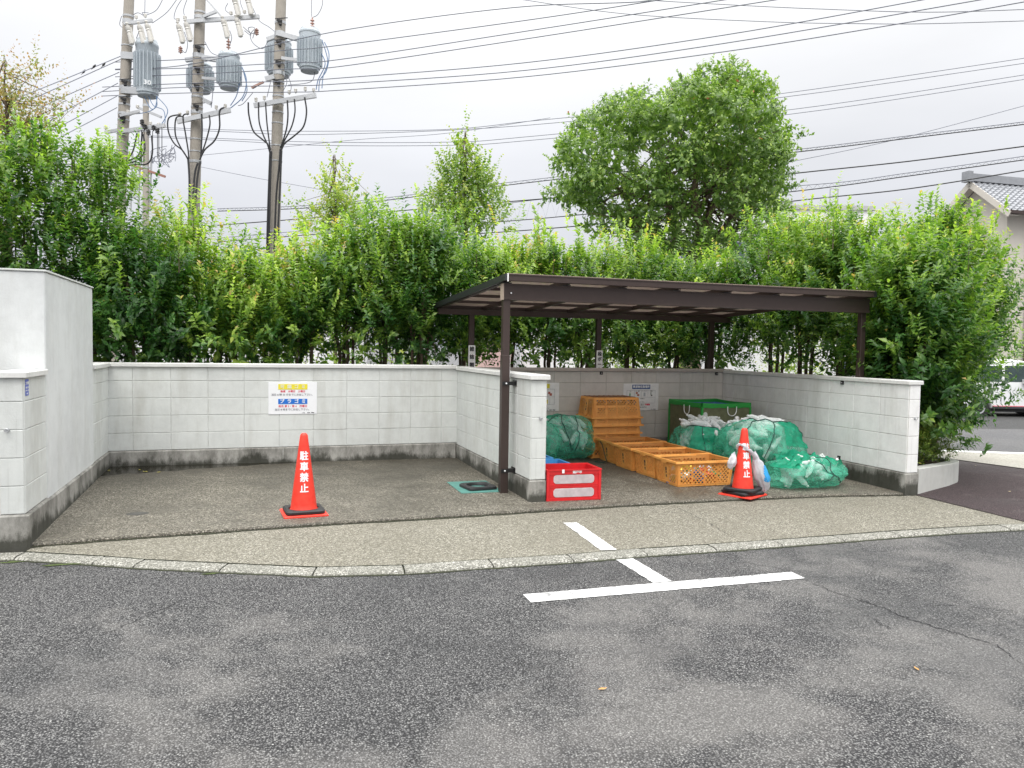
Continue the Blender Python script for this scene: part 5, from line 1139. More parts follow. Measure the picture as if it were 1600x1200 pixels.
cr_ = T3(1090, 395); lm = [(cr_, T3(1120, 290), .16, .05), (cr_, T3(1185, 280, .5), .12, .03), (T3(1055, 400), T3(1040, 260, .3), .17, .05), (T3(1055, 400), T3(960, 290), .14, .04), (cr_, T3(1150, 220, -.5), .12, .03), (cr_, T3(1085, 210, -.6), .14, .04), (T3(1055, 395), T3(905, 290, .4), .10, .03), (cr_, T3(1205, 310, -.4), .10, .025)]
clump_tree('big round evergreen tree standing behind the shelter', 'evergreen_tree', bl, [tb, T3(1080, 440), cr_, (.36, .2)], lm, 8200, .150, 'leaf_tree', 31, tone=.40, young=.30, pair=.050, shootL=(.18, .40), wr=.56, red=.02, parent_z=-.9, ctr=T3(1050, 270))
# ginkgo trees
def ginkgo(label, pts, Z, seed, n, trunkpx, leafL=.085, mat='leaf_ginkgo', tone=.4, name='ginkgo_tree', wr=.85):
    bl = []; rr = random.Random(seed); mp_ = Z/F_PX
    for (px, py, rp) in pts:
        for k_ in range(2): p = at(px+rr.gauss(0, rp*.2), py+rr.gauss(0, rp*.3), Z+rr.gauss(0, .35)); r_ = rp*mp_*rr.uniform(.7, 1); bl.append((p.x, p.y, p.z, r_, r_, r_*1.5))
    tp = [at(px, py, Z) for px, py in trunkpx]; tr = [(tp[0].x, tp[0].y, -.9)]+[tuple(p) for p in tp]+[(.05, .008)]; LS[0] = .28
    return clump_tree(label, name, bl, tr, [(tuple(tp[0]), tuple(tp[-1]), .05, .01)], n, leafL, mat, seed, tone=tone, young=.3, pair=.055, shootL=(.2, .5), wr=wr, upness=.9, droop=.1)
ginkgo('tall pointed ginkgo tree left of the big round tree', [(728, 225, 9), (722, 250, 14), (735, 262, 12), (712, 275, 18), (735, 290, 20), (705, 300, 20), (755, 275, 10), (768, 300, 14), (775, 325, 14), (745, 315, 22), (695, 325, 22), (672, 305, 8), (668, 330, 12), (720, 335, 26), (760, 345, 20), (780, 350, 10), (700, 350, 24), (740, 365, 20), (725, 205, 5)], 16.5, 41, 1350, [(727, 420), (725, 330), (727, 205)], leafL=.085, tone=.42)
ginkgo('thin yellowing ginkgo tree with twin spires right of the third pole', [(522, 262, 7), (520, 285, 11), (545, 292, 8), (518, 310, 15), (545, 318, 12), (525, 335, 20), (500, 345, 14), (550, 345, 14), (530, 360, 24), (520, 245, 4), (543, 270, 5), (580, 330, 5), (590, 320, 4), (470, 330, 8), (462, 318, 5), (485, 355, 14), (575, 350, 8)], 16.5, 42, 560, [(525, 420), (522, 330), (521, 242)], leafL=.08, tone=.6)
# airy reddening tree at the left edge
ginkgo('airy reddening tree at the upper left corner', [(5, 105, 7), (25, 120, 10), (50, 118, 8), (10, 145, 16), (35, 150, 10), (62, 125, 6), (12, 175, 20), (45, 185, 14), (70, 160, 6), (20, 205, 22), (95, 175, 7), (105, 158, 5), (85, 185, 8), (60, 205, 14), (30, 235, 24), (-20, 150, 20), (-25, 200, 26), (118, 165, 4), (5, 85, 4)], 10.5, 43, 900, [(15, 420), (12, 250), (8, 95)], leafL=.055, mat='leaf_maple', tone=.42, name='maple_tree', wr=.6)
# undergrowth seen between the stems, beyond the hedge
def low_bush(label, px, Z, w_, h_, seed, tone, n=260):
    p = at(px, 575, Z); bl = [(p.x+dx*w_, p.y+dy*w_, -.5+h_*hz, w_*.5, w_*.5, h_*.32) for dx, dy, hz in ((0, 0, .5), (.5, 0, .4), (-.5, .1, .45), (0, .4, .75), (.3, -.2, .8), (-.3, -.2, .7))]
    return clump_tree(label, 'garden_bush', bl, [(p.x, p.y, -.9), (p.x, p.y, -.2), (p.x, p.y, .4), (.06, .03)], [((p.x, p.y, -.2), (p.x, p.y, .6), .03, .01)], n, .10, 'leaf_ginkgo' if tone > .5 else 'leaf', seed, tone=tone, young=.3, pair=.05, shootL=(.2, .4), group='garden bushes beyond the hedge', cat='bush')
for i, (px, Z, w_, h_, to) in enumerate([(340, 15, 1.2, 2.6, .35), (480, 15.5, 1.2, 2.4, .55), (600, 15, 1.0, 2.6, .6), (985, 17, 1.3, 3.0, .6), (1015, 16, .8, 2.4, .55), (250, 15, 1.3, 2.8, .4), (1240, 17, .8, 2.2, .55), (1420, 13.5, .7, 2.0, .5), (1600, 24, 1.2, 2.7, .5)]):
    LS[0] = .5; low_bush(['pale green bush glimpsed through the hedge stems %s' % w for w in ('left of the rubbish sign', 'above the rubbish sign', 'above the left bay centre', 'behind the middle of the shelter', 'right of the cardboard sign post', 'above the left part of the left bay', 'above the right bay wall', 'right of the right shelter post', 'by the white car')][i], px, Z, w_, h_, 300+i, to)
# ------------------------------------------------------------------ utility poles (about 21 m away)
ZP = 21.0
def clampband(b, p, r_, h_=.05): b.lathe([(r_, -h_/2), (r_+.012, -h_/2), (r_+.012, h_/2), (r_, h_/2)], 16, Matrix.Translation(p))
def sag_pts(a, c, s_, n=14, side=Vector((0, 0, 0))):
    a, c = Vector(a), Vector(c); return [a.lerp(c, i/n)+Vector((0, 0, -s_*4*(i/n)*(1-i/n)))+side*(4*(i/n)*(1-i/n)) for i in range(n+1)]
def curve(pts, n=6):          # Catmull-Rom through the points
    pts = [Vector(p) for p in pts]; o = []
    for i in range(len(pts)-1):
        p0, p1, p2, p3 = pts[max(i-1, 0)], pts[i], pts[i+1], pts[min(i+2, len(pts)-1)]
        for k_ in range(n): t_ = k_/n; o.append(.5*((2*p1)+(p2-p0)*t_+(2*p0-5*p1+4*p2-p3)*t_*t_+(3*p1-p0-3*p2+p3)*t_**3))
    return o+[pts[-1]]
def transformer(parent, px, pytop, pybot, wpx, Z, fins=True, txt=None, shift=0):
    c = at(px, (pytop+pybot)/2, Z); H = (pybot-pytop)*Z/F_PX; r_ = wpx*Z/F_PX/2*.86; Mx = Matrix.Translation((c.x, c.y, c.z-H/2))
    b = MB(); b.lathe([(r_*.8, 0), (r_*.88, .01), (r_*.88, .06), (r_, .07), (r_, H*.86), (r_*1.04, H*.87), (r_*1.04, H*.91), (r_*.97, H*.93), (r_*.90, H*.985), (r_*.55, H)], 28, Mx); tk = b.build('transformer_tank', M['tank'], parent, smooth=True)
    b = MB(); b.lathe([(r_*.86, -.012), (r_*.86, -.001)], 28, Mx); b.build('tank_base', M['tank_dark'], tk)
    if fins:
        b = MB()
        for i in range(22):
            a = 2*PI*i/22; d = Vector((math.cos(a), math.sin(a), 0)); o = Vector((c.x, c.y, c.z-H/2)); q = d*(r_+.030); b.obox(o+q+Vector((0, 0, H*.13)), o+q+Vector((0, 0, H*.74)), .018, .064, upv=d)
        b.build('cooling_fins', M['tank'], tk)
    for k_, (dx, dy) in enumerate(((-.35, -.45), (.35, -.35))):
        b = MB(); q = Vector((c.x+dx*r_*1.2, c.y+dy*r_*1.2, c.z+H*.40)); dirv = (Vector((dx, dy, 1.1))).normalized(); b.lathe([(.03, 0), (.045, .01), (.03, .03), (.045, .045), (.03, .065), (.04, .085), (.015, .11)], 10, Matrix.Translation(q) @ dirv.to_track_quat('Z', 'Y').to_matrix().to_4x4()); b.build('bushing', M['porcelain'], tk, smooth=True)
    if txt:
        n_ = (CAM-c); n_.z = 0; n_.normalize(); ang = math.atan2(n_.y, n_.x)
        def mp_(v): a = ang+v.x/(r_+.004); return Vector((c.x+(r_+.07+v.z)*math.cos(a), c.y+(r_+.07+v.z)*math.sin(a), c.z-H*.32+v.y))
        text(txt, .16, M['ink_white'], tk, None, .004, map_=mp_)
    return c, H, r_
def insulator(b, p, h_=.16, r_=.05, M4=None):
    pr = [(.012, 0)]
    for i in range(3): z = h_*(.15+.26*i); pr += [(.016, z), (r_, z+.012), (r_*.9, z+.03), (.018, z+.04)]
    pr += [(.02, h_), (.0, h_+.01)]; b.lathe(pr, 10, Matrix.Translation(p) @ (M4 or Matrix()), cap=False)
def cutout(parent, px, py, Z, lean=.25):     # fused cutout switch hanging from the arm
    p = at(px, py, Z); b = MB(); ax = rt*lean+Vector((0, 0, -1)); ax.normalize(); q = ax.to_track_quat('Z', 'Y').to_matrix().to_4x4()
    b.lathe([(.03, 0), (.06, .02), (.065, .12), (.052, .14), (.062, .18), (.05, .20), (.06, .26), (.055, .36), (.065, .42), (.06, .50), (.03, .52)], 10, Matrix.Translation(p) @ q)
    b.obox(p+rt*.07+ax*.05, p+rt*.07+ax*.45, .03, .05); b.lathe([(.035, -.02), (.045, 0), (.02, .05)], 8, Matrix.Translation(p-ax*.06) @ q)
    b.build('cutout_switch', M['porcelain'], parent, smooth=True)
def pole(label, top, bot, Z, wtop, wbot, bands, gaps=0):
    a, c = at(*top, Z), at(*bot, Z); d = (a-c).normalized(); base = c-d*((c.z+1.2)/d.z); r1 = wtop*Z/F_PX/2; r2 = wbot*Z/F_PX/2
    t = thing('utility_pole', label, 'utility pole', (base.x, base.y, -.88), 'utility poles')
    b = MB(); L = (a-base).length; q = d.to_track_quat('Z', 'Y').to_matrix().to_4x4(); b.lathe([(r2*1.12, 0), (r2, (c-base).length), (r1, L)], 24, Matrix.Translation(base) @ q); b.build('pole_shaft', M['wood_conc'], t, smooth=True)
    def on(py): f = (py-bot[1])/(top[1]-bot[1]); return c+(a-c)*f, r2+(r1-r2)*f
    for py, h_ in bands: p, r_ = on(py); b = MB(); clampband(b, p, r_, h_); b.build('pole_band', M['steel'], t)
    return t, on
def arm(t, p1, p2, Z, w_=.09, h_=.09, name='crossarm'): b = MB(); b.obox(at(*p1, Z), at(*p2, Z), w_, h_); return b.build(name, M['steel'], t)
def wires(t, L, Z, r_=.011, mat='cable_grey', name='lead_wire', dz=0):
    for pts in L: b = MB(); b.tube(curve([at(px, py, Z+(dz if 0 < i < len(pts)-1 else 0)) for i, (px, py) in enumerate(pts)]), r_, 5); b.build(name, M[mat], t, smooth=True)
def clips(t, on, ys):
    for py in ys:
        p, r_ = on(py); b = MB(); q = (CAM-p); q.z = 0; q.normalize(); s_ = q.cross(Vector((0, 0, 1))); o = p+q*(r_+.03)+s_*.05
        b.obox(o-s_*.10, o+s_*.05, .05, .05); b.lathe([(.03, 0), (.045, .03), (.03, .06), (.04, .10), (.01, .12)], 8, Matrix.Translation(o-s_*.05+Vector((0, 0, -.13)))); b.obox(o+s_*.09+Vector((0, 0, .03)), o-s_*.24+Vector((0, 0, .10)), .018, .018)
        b.build('strain_clamp', M['cable'], t)
# third pole (right)
t, on = pole('third utility pole from the left, with a finned transformer on its right side', (440, -30), (428, 385), ZP, 15.5, 17.5, [(36, .07), (55, .16), (67, .05), (99, .05), (115, .10), (129, .05), (151, .04), (163, .03), (176, .03), (193, .03), (228, .03), (252, .03), (362, .04)])
transformer(t, 484, 46, 111, 37, ZP-.1); transformer(t, 436, 62, 118, 42, ZP+.75)
arm(t, (432, 52), (470, 62), ZP-.15, .10, .12, 'bracket'); arm(t, (440, 91), (466, 94), ZP-.15, .08, .08, 'bracket'); arm(t, (397, 165), (494, 149), ZP-.25, .09, .12); arm(t, (415, 124), (429, 120), ZP-.2, .1, .12, 'bracket'); arm(t, (417, 62), (434, 56), ZP, .09, .1, 'bracket')
clips(t, on, (36, 69, 100, 131))
b = MB()
for px, py in ((400, 160), (413, 157), (452, 148), (462, 146), (477, 143), (490, 145)): insulator(b, at(px, py, ZP-.25), .13, .045)
b.build('arm_insulators', M['porcelain'], t, smooth=True)
b = MB(); insulator(b, at(488, 45, ZP), .3, .06); b.build('top_bushing', M['insul_brown'], t, smooth=True); b = MB(); insulator(b, at(401, 56, ZP), .2, .06); b.build('side_bushing', M['insul_brown'], t, smooth=True)
for pts, w_ in [(((388, 160), (389, 180), (396, 205), (410, 218), (420, 228), (422, 245)), .022), (((404, 160), (405, 190), (411, 210), (418, 226), (422, 240)), .02), (((415, 160), (417, 190), (420, 215), (423, 235)), .02), (((449, 157), (450, 180), (448, 200), (443, 218), (438, 232)), .022), (((460, 155), (461, 175), (456, 197), (446, 217), (439, 231)), .02), (((476, 152), (479, 175), (474, 198), (460, 212), (445, 224), (440, 234)), .022)]:
    wires(t, [pts], ZP-.3, w_, 'cable', 'service_cable')
wires(t, [((422, 236), (420, 290), (418, 350), (417, 395)), ((424, 236), (422, 300), (420, 395)), ((438, 233), (436, 260), (432, 300), (430, 340), (428, 395)), ((440, 235), (437, 300), (433, 395))], ZP-.28, .026, 'cable', 'riser_cable')
wires(t, [((507, 66), (514, 85), (510, 110), (500, 125), (498, 142)), ((503, 62), (512, 95), (505, 118), (503, 138)), ((500, 80), (508, 100), (497, 125), (494, 140))], ZP-.1, .013, 'cable_blue', 'low_voltage_lead')
wires(t, [((487, 26), (487, 0), (489, -25)), ((489, 27), (497, 22), (504, 5), (503, -25)), ((418, 66), (410, 76), (396, 68), (391, 55), (397, 46)), ((400, 50), (392, 52), (380, 42)), ((395, 12), (405, 32), (420, 42), (430, 50)), ((450, 118), (455, 135), (452, 148)), ((446, 118), (448, 130), (440, 146)), ((424, 122), (420, 140), (417, 152)), ((410, 130), (395, 139)), ((492, 112), (485, 128), (450, 133))], ZP, .009, 'cable_grey')
b = MB(); b.obox(at(412, 128, ZP), at(393, 137, ZP), .05, .05); b.build('stay_rod', M['insul_brown'], t)
# second pole
t, on = pole('middle utility pole, with cutout switches on its long crossarm', (314, -30), (303, 325), ZP, 15.5, 17.5, [(20, .05), (28, .09), (74, .05), (88, .12), (110, .04), (137, .04), (152, .05), (168, .04), (176, .09), (218, .03), (237, .03), (253, .07)])
transformer(t, 358, 83, 138, 36, ZP-.1); transformer(t, 313, 100, 143, 40, ZP+.75)
arm(t, (292, 34), (405, 26), ZP-.2, .09, .10); arm(t, (318, 26), (338, 18), ZP-.3, .07, .07); arm(t, (316, 90), (345, 94), ZP-.15, .1, .12, 'bracket'); arm(t, (316, 122), (345, 124), ZP-.15, .07, .07, 'bracket'); arm(t, (277, 190), (360, 172), ZP-.25, .09, .12); arm(t, (290, 94), (304, 92), ZP, .1, .1, 'bracket'); arm(t, (318, 156), (330, 162), ZP, .08, .1, 'bracket'); arm(t, (323, 0), (348, 28), ZP-.2, .04, .04, 'brace')
for px, py in ((278, 38), (290, 35), (348, 30), (369, 28), (365, -4), (385, -6)): cutout(t, px, py, ZP-.35)
b = MB()
for px, py in ((278, 34), (289, 31), (361, 24), (382, 22)): insulator(b, at(px, py, ZP-.2), .1, .05)
for px, py in ((281, 183), (293, 180), (338, 172), (352, 170)): insulator(b, at(px, py, ZP-.25), .13, .045)
b.build('arm_insulators', M['porcelain'], t, smooth=True)
clips(t, on, (77, 110, 137, 168))
b = MB(); insulator(b, at(357, 78, ZP), .3, .06); insulator(b, at(282, 84, ZP), .2, .06); b.build('top_bushing', M['insul_brown'], t, smooth=True)
for pts, w_ in [(((282, 179), (264, 184), (263, 205), (272, 224), (285, 235), (293, 248)), .02), (((285, 182), (275, 185), (274, 210), (282, 230), (293, 247)), .02), (((295, 178), (286, 182), (290, 210), (294, 235), (295, 248)), .02), (((315, 178), (316, 200), (315, 225), (314, 245)), .022), (((327, 180), (328, 195), (322, 220), (315, 240)), .02), (((350, 168), (343, 174), (343, 200), (335, 220), (320, 234), (312, 250)), .022)]:
    wires(t, [pts], ZP-.3, w_, 'cable', 'service_cable')
wires(t, [((294, 248), (296, 280), (296, 335)), ((309, 255), (304, 275), (301, 335)), ((313, 252), (308, 280), (304, 335))], ZP-.28, .028, 'cable', 'riser_cable')
wires(t, [((378, 105), (385, 125), (380, 150), (365, 165), (355, 172)), ((376, 120), (370, 148), (360, 165)), ((380, 110), (386, 140), (378, 158))], ZP-.1, .013, 'cable_blue', 'low_voltage_lead')
wires(t, [((278, 30), (272, 28), (276, 12), (290, -10)), ((290, 28), (287, 15), (296, -10)), ((288, 50), (293, 68), (290, 82), (284, 78)), ((360, 22), (352, 15), (356, 5)), ((382, 20), (376, 5), (374, -15)), ((359, 48), (362, 60), (357, 75)), ((382, 48), (392, 55), (388, 44), (398, 44), (395, 60)), ((320, 65), (330, 82), (345, 88)), ((333, 140), (331, 160), (330, 168)), ((395, 145), (380, 162), (372, 165))], ZP, .009, 'cable_grey')
# first pole (left)
t, on = pole('leftmost utility pole, with a tall grey transformer marked 30', (203, -30), (188, 300), ZP, 14.5, 17.5, [(26, .05), (34, .09), (72, .03), (88, .16), (127, .05), (138, .10), (152, .04), (164, .05), (178, .06), (188, .04), (207, .03), (236, .03), (258, .03)])
transformer(t, 230, 63, 150, 38, ZP, txt='30')
for py in (87, 141): arm(t, (190, py), (228, py+2), ZP-.1, .12, .18, 'bracket')
arm(t, (194, 37), (238, 32), ZP-.2, .08, .08); arm(t, (188, 181), (218, 174), ZP-.2, .08, .07); arm(t, (188, 206), (258, 196), ZP-.2, .09, .1); arm(t, (164, 207), (186, 203), ZP, .07, .08)
for px, py in ((199, 40), (217, 39), (229, 37)): cutout(t, px, py, ZP-.3)
b = MB()
for px, py in ((213, 30), (227, 28), (200, 178), (215, 170), (222, 200), (235, 196), (248, 198), (256, 200), (165, 203)): insulator(b, at(px, py, ZP-.2), .10, .045)
b.build('arm_insulators', M['porcelain'], t, smooth=True)
clips(t, on, (130, 157, 187)); b = MB()
for px, py in ((226, 203), (240, 205), (232, 212), (222, 196), (246, 210)): insulator(b, at(px, py, ZP-.3), .16, .06)
b.build('black_insulators', M['cable'], t, smooth=True)
wires(t, [((224, 210), (226, 235), (215, 250), (195, 258), (184, 270), (181, 300)), ((237, 212), (238, 240), (230, 256), (205, 258), (186, 268), (183, 300)), ((222, 206), (218, 240), (200, 252), (184, 264)), ((214, 208), (208, 235), (198, 250), (186, 262), (182, 300))], ZP-.3, .022, 'cable', 'service_cable')
wires(t, [((232, 150), (240, 165), (255, 172), (258, 188), (255, 200)), ((244, 150), (262, 172), (252, 195)), ((225, 150), (236, 170), (245, 165), (244, 152)), ((213, 178), (230, 175), (242, 168), (246, 150))], ZP-.1, .011, 'cable_blue', 'low_voltage_lead')
wires(t, [((213, 28), (208, 24), (216, 20), (227, 26), (222, 20), (232, 20)), ((226, 25), (227, -20)), ((227, 24), (245, 15), (258, -10)), ((238, 36), (262, 18), (282, -10)), ((190, 25), (187, 38), (193, 44)), ((213, 60), (217, 50))], ZP, .009, 'cable_grey')
wires(t, [tuple((225+random.Random(i).uniform(-14, 30), 195+random.Random(i*7+j).uniform(-4, 60)) for j in range(5)) for i in range(9)], ZP-.2, .010, 'cable', 'jumper_wire')
# far pole behind the first
Z2 = 34
t, on = pole('distant thin utility pole seen between the first and middle poles', (228, 120), (228, 320), Z2, 8.5, 9.5, [(165, .1), (205, .1), (262, .1)])
arm(t, (215, 168), (252, 183), Z2, .12, .1); arm(t, (214, 204), (250, 196), Z2, .12, .1); b = MB(); b.obox(at(205, 258, Z2), at(258, 276, Z2), .12, .10); b.build('rusty_beam', plain('rust', (.32, .16, .12), .7), t)
for px in (207, 219, 237): b = MB(); b.obox(at(px, 240, Z2), at(px-3, 330, Z2), .06, .06); b.build('mast_strut', M['steel'], t)
b = MB()
for py in (262, 285, 308): b = MB(); b.obox(at(207, py, Z2), at(237, py, Z2), .05, .05); b.build('mast_rung', M['steel'], t)
for i in range(7):
    r2 = random.Random(50+i); wires(t, [tuple((r2.uniform(232, 275), r2.uniform(225, 262)) for j in range(5))], Z2, .014, 'cable_grey', 'coiled_wire')
# ------------------------------------------------------------------ overhead wires
def wire(pts, label, r_=.011, mat='cable_grey', z0_=ZP, z1_=15.5, x0_=200, x1_=1600, n=8):
    q = [at(px, py, z0_+(z1_-z0_)*(px-x0_)/(x1_-x0_)) for px, py in pts]; b = MB(); b.tube(curve(q, n), r_, 5); return tag(b.build('overhead_wire', M[mat], None, smooth=True), label, 'wire', 'overhead wires')
W1 = [(((180, 108), (300, 100), (520, 50), (800, 12), (1010, 2), (1150, -18)), 'top power line crossing the poles and leaving the frame top near the middle'),
 (((180, 97), (300, 92), (450, 78), (520, 72), (820, 32), (1030, 0), (1150, -20)), 'second power line from the poles, leaving the frame top right of the middle'),
 (((180, 109), (300, 106), (450, 98), (530, 93), (820, 49), (1130, 0), (1200, -12)), 'third power line from the poles, leaving the frame top above the big tree'),
 (((180, 120), (300, 116), (450, 108), (530, 104), (820, 61), (1210, 0), (1300, -14)), 'fourth power line from the poles, leaving the frame top right of the big tree'),
 (((160, 136), (300, 130), (450, 127), (530, 122), (820, 98), (1130, 55), (1440, 0), (1500, -12)), 'fifth power line from the poles, leaving the frame top toward the right'),
 (((160, 143), (300, 136), (450, 134), (530, 131), (820, 110), (1130, 68), (1530, 0), (1620, -16)), 'sixth power line from the poles, leaving the frame top near the right corner'),
 (((160, 150), (300, 145), (450, 144), (530, 141), (820, 120), (1130, 81), (1400, 38), (1600, 3), (1640, -4)), 'seventh power line from the poles, reaching the upper right corner')]
for p_, lb in W1: wire(p_, lb)
wire([(780, -6), (820, 0), (980, 22), (1200, 34), (1350, 37), (1450, 37), (1620, 32)], 'sagging wire at the top right, lower of two', .010, z0_=24, z1_=20, x0_=800)
wire([(980, -5), (1010, 0), (1150, 8), (1280, 14), (1450, 19), (1620, 14)], 'sagging wire at the top right, upper of two', .010, z0_=24, z1_=20, x0_=800)
W2 = [(((230, 198), (360, 203), (500, 205), (700, 202), (820, 190), (940, 178), (1230, 145), (1620, 88)), 'upper wire of the bundle passing behind the big tree at mid sky', .010),
 (((230, 201), (360, 206), (500, 210), (820, 196), (1230, 151), (1620, 96)), 'second wire of the bundle passing behind the big tree at mid sky', .010),
 (((230, 212), (360, 217), (500, 222), (700, 222), (820, 214), (1230, 172), (1620, 114)), 'third wire of the bundle passing behind the big tree', .010),
 (((230, 214), (360, 220), (500, 227), (700, 227), (820, 220), (1230, 179), (1620, 121)), 'fourth wire of the bundle passing behind the big tree', .010),
 (((300, 244), (420, 232), (560, 218), (700, 208), (860, 184)), 'thin slanting wire between the middle pole and the ginkgo top', .008),
 (((310, 260), (400, 278), (500, 296), (560, 308)), 'thin wire falling right from the middle pole behind the third pole', .008)]
for p_, lb, r_ in W2: wire(p_, lb, r_, z0_=26, z1_=23)
wire([(1240, 252), (1400, 218), (1620, 160)], 'thin slanting wire above the right-hand hedge', .008, z0_=22, z1_=20)
# lashed messenger cable and thick cables
def lashed(p1, p2, label, z0_=24, z1_=18):
    t = thing('overhead_cable', label, 'cable', (0, 0, 0), 'lashed overhead cables'); A = curve([at(px, py, z0_+(z1_-z0_)*(px-300)/1300) for px, py in p1], 10); B_ = curve([at(px, py, z0_+(z1_-z0_)*(px-300)/1300) for px, py in p2], 10)
    b = MB(); b.tube(A, .009, 5); b.build('messenger_wire', M['cable_grey'], t, smooth=True); b = MB(); b.tube(B_, .012, 6); b.build('lashed_cable', M['cable'], t, smooth=True)
    b = MB(); m_ = min(len(A), len(B_))
    zz = []
    for i in range(0, m_-1): zz += [A[i], B_[i].lerp(B_[i+1], .25), A[i].lerp(A[i+1], .5), B_[i].lerp(B_[i+1], .75)]
    b.tube(zz, .005, 4)
    b.build('lashing', M['cable_grey'], t)
lashed([(340, 326), (520, 318), (820, 282), (1250, 233), (1420, 212), (1620, 188)], [(340, 330), (520, 322), (820, 286), (1250, 237), (1420, 216), (1620, 192)], 'pair of lashed thin cables passing left and right of the big tree')
lashed([(340, 372), (600, 348), (860, 310), (1250, 290), (1420, 270), (1620, 241)], [(340, 378), (600, 358), (860, 340), (1250, 298), (1420, 275), (1620, 247)], 'lashed dark cable just above the right-hand hedge top')
wire([(340, 352), (520, 338), (820, 313), (1000, 298), (1250, 270), (1420, 252), (1620, 226)], 'thick black cable highest of the dark cables on the right', .016, 'cable', 24, 18, 300)
wire([(340, 395), (520, 380), (820, 360), (1000, 343), (1250, 313), (1420, 295), (1620, 263)], 'thick black cable lowest of the dark cables on the right', .015, 'cable', 24, 18, 300)
for i, (a, c_, m_) in enumerate([((188, 88), (-20, 172), (90, 128)), ((188, 93), (-20, 186), (90, 137)), ((186, 113), (-20, 210), (80, 160)), ((184, 130), (-20, 232), (80, 184)), ((183, 150), (-20, 260), (80, 205)), ((183, 168), (-20, 278), (80, 222))]):
    wire([a, m_, c_], 'wire running left from the first pole, %s of six' % ['highest', 'second', 'third', 'fourth', 'fifth', 'lowest'][i], .012, z0_=ZP, z1_=ZP-4, x0_=190, x1_=0, n=10)
for i, (px, py) in enumerate([(131, 115), (147, 107), (162, 104)]):
    b = MB(); p = at(px, py, ZP-1); b.lathe([(.0, -.06), (.022, -.035), (.03, 0), (.022, .03), (.018, .04), (.02, .055), (.0, .07)], 8, Matrix.Translation(p+Vector((0, 0, .05))) @ Matrix.Rotation(R(35), 4, 'Y'), cap=False)
    b.obox(p+Vector((-.02, 0, .0)), p+Vector((-.07, 0, -.03)), .016, .008); tag(b.build('bird', M['cable'], None, smooth=True), ['small dark bird perched on the left wires, lowest of three', 'small dark bird perched on the left wires, middle of three', 'small dark bird perched on the left wires, nearest the first pole'][i], 'bird', 'birds on the wires')
# ------------------------------------------------------------------ pale buildings beyond the hedge
M['stucco'] = plain('stucco_white', (.78, .78, .78), .8, var=.04, nsc=3); M['stucco_beige'] = plain('stucco_beige', (.60, .56, .50), .85, var=.05, nsc=4); M['glass'] = plain('window_glass', (.10, .13, .16), .15, var=.2, bump=0, nsc=2); M['frame'] = plain('window_frame', (.45, .45, .45), .5)
def building(name, label, org, ux, W_, D_, H_, mat, floors, cols, roof=True, winmat=None, fw_=.8, wh=1.1):
    """ux: unit vector along the facade nearest us; depth goes away"""
    t = thing(name, label, 'building', tuple(org)); U = Vector(ux); V = Vector((-U.y, U.x, 0)); o = Vector(org)
    def bx(b, u0, u1, v0, v1, z0, z1): vs = [o+U*u+V*v+Vector((0, 0, z)) for z in (z0, z1) for u, v in ((u0, v0), (u1, v0), (u1, v1), (u0, v1))]; b.add(vs, [(0, 3, 2, 1), (4, 5, 6, 7), (0, 1, 5, 4), (1, 2, 6, 5), (2, 3, 7, 6), (3, 0, 4, 7)])
    b = MB(); bx(b, 0, W_, 0, D_, 0, H_); b.build('wall', mat, t); b = MB(); bx(b, -.1, W_+.1, -.1, D_+.1, H_+.003, H_+.25); b.build('roof', M['frame'], t)
    for f in range(floors):
        for c_ in range(cols):
            u = W_*(c_+.5)/cols; z = .9+f*(H_-.6)/floors; b = MB(); bx(b, u-fw_, u+fw_, -.06, -.005, z, z+wh); w_ = b.build('window', M['frame'], t); b = MB(); bx(b, u-fw_+.07, u-.03, -.075, -.062, z+.07, z+wh-.07); bx(b, u+.03, u+fw_-.07, -.075, -.062, z+.07, z+wh-.07); b.build('pane', M['glass'], w_)
    return t, bx
rg = Vector((rt.x, rt.y, 0)).normalized()
def gat(px, Z, z=-.9): p = at(px, 560, Z); return Vector((p.x, p.y, z))
building('apartment_building', 'white flat-roofed building seen behind the big round tree', gat(1040, 44), rg, 11.5, 9, 10.2, M['stucco'], 3, 4)
building('white_house', 'white low house glimpsed through the stems above the roofed bay', gat(815, 33), rg, 5.6, 6, 3.9, M['stucco'], 1, 0)
building('white_shed', 'white corrugated shed glimpsed above the right wall', gat(1100, 27), rg, 4.9, 4, 3.2, M['stucco'], 1, 0)
building('pink_house', 'pale pink walled house glimpsed beside the left rear shelter post', gat(735, 30), rg, 1.6, 4, 2.3, plain('pink_wall', (.60, .42, .39), .8, var=.05), 1, 0)
building('white_house', 'white low house glimpsed through the hedge behind the left bay', gat(215, 34), rg, 9, 6, 2.9, M['stucco'], 1, 0)
b = MB(); p = gat(1100, 44, 9.6)
for px_ in (1288, 1300): q = gat(px_, 44); b.tube([(q.x, q.y, 9.2), (q.x, q.y, 10.5)], .04, 6)
a_, c_ = gat(1288, 44), gat(1300, 44); b.tube([(a_.x, a_.y, 10.5), (c_.x, c_.y, 10.5)], .04, 6)
tag(b.build('roof_antenna', M['steel'], None), 'small metal pipe frame on the roof of the white flat-roofed building', 'antenna')
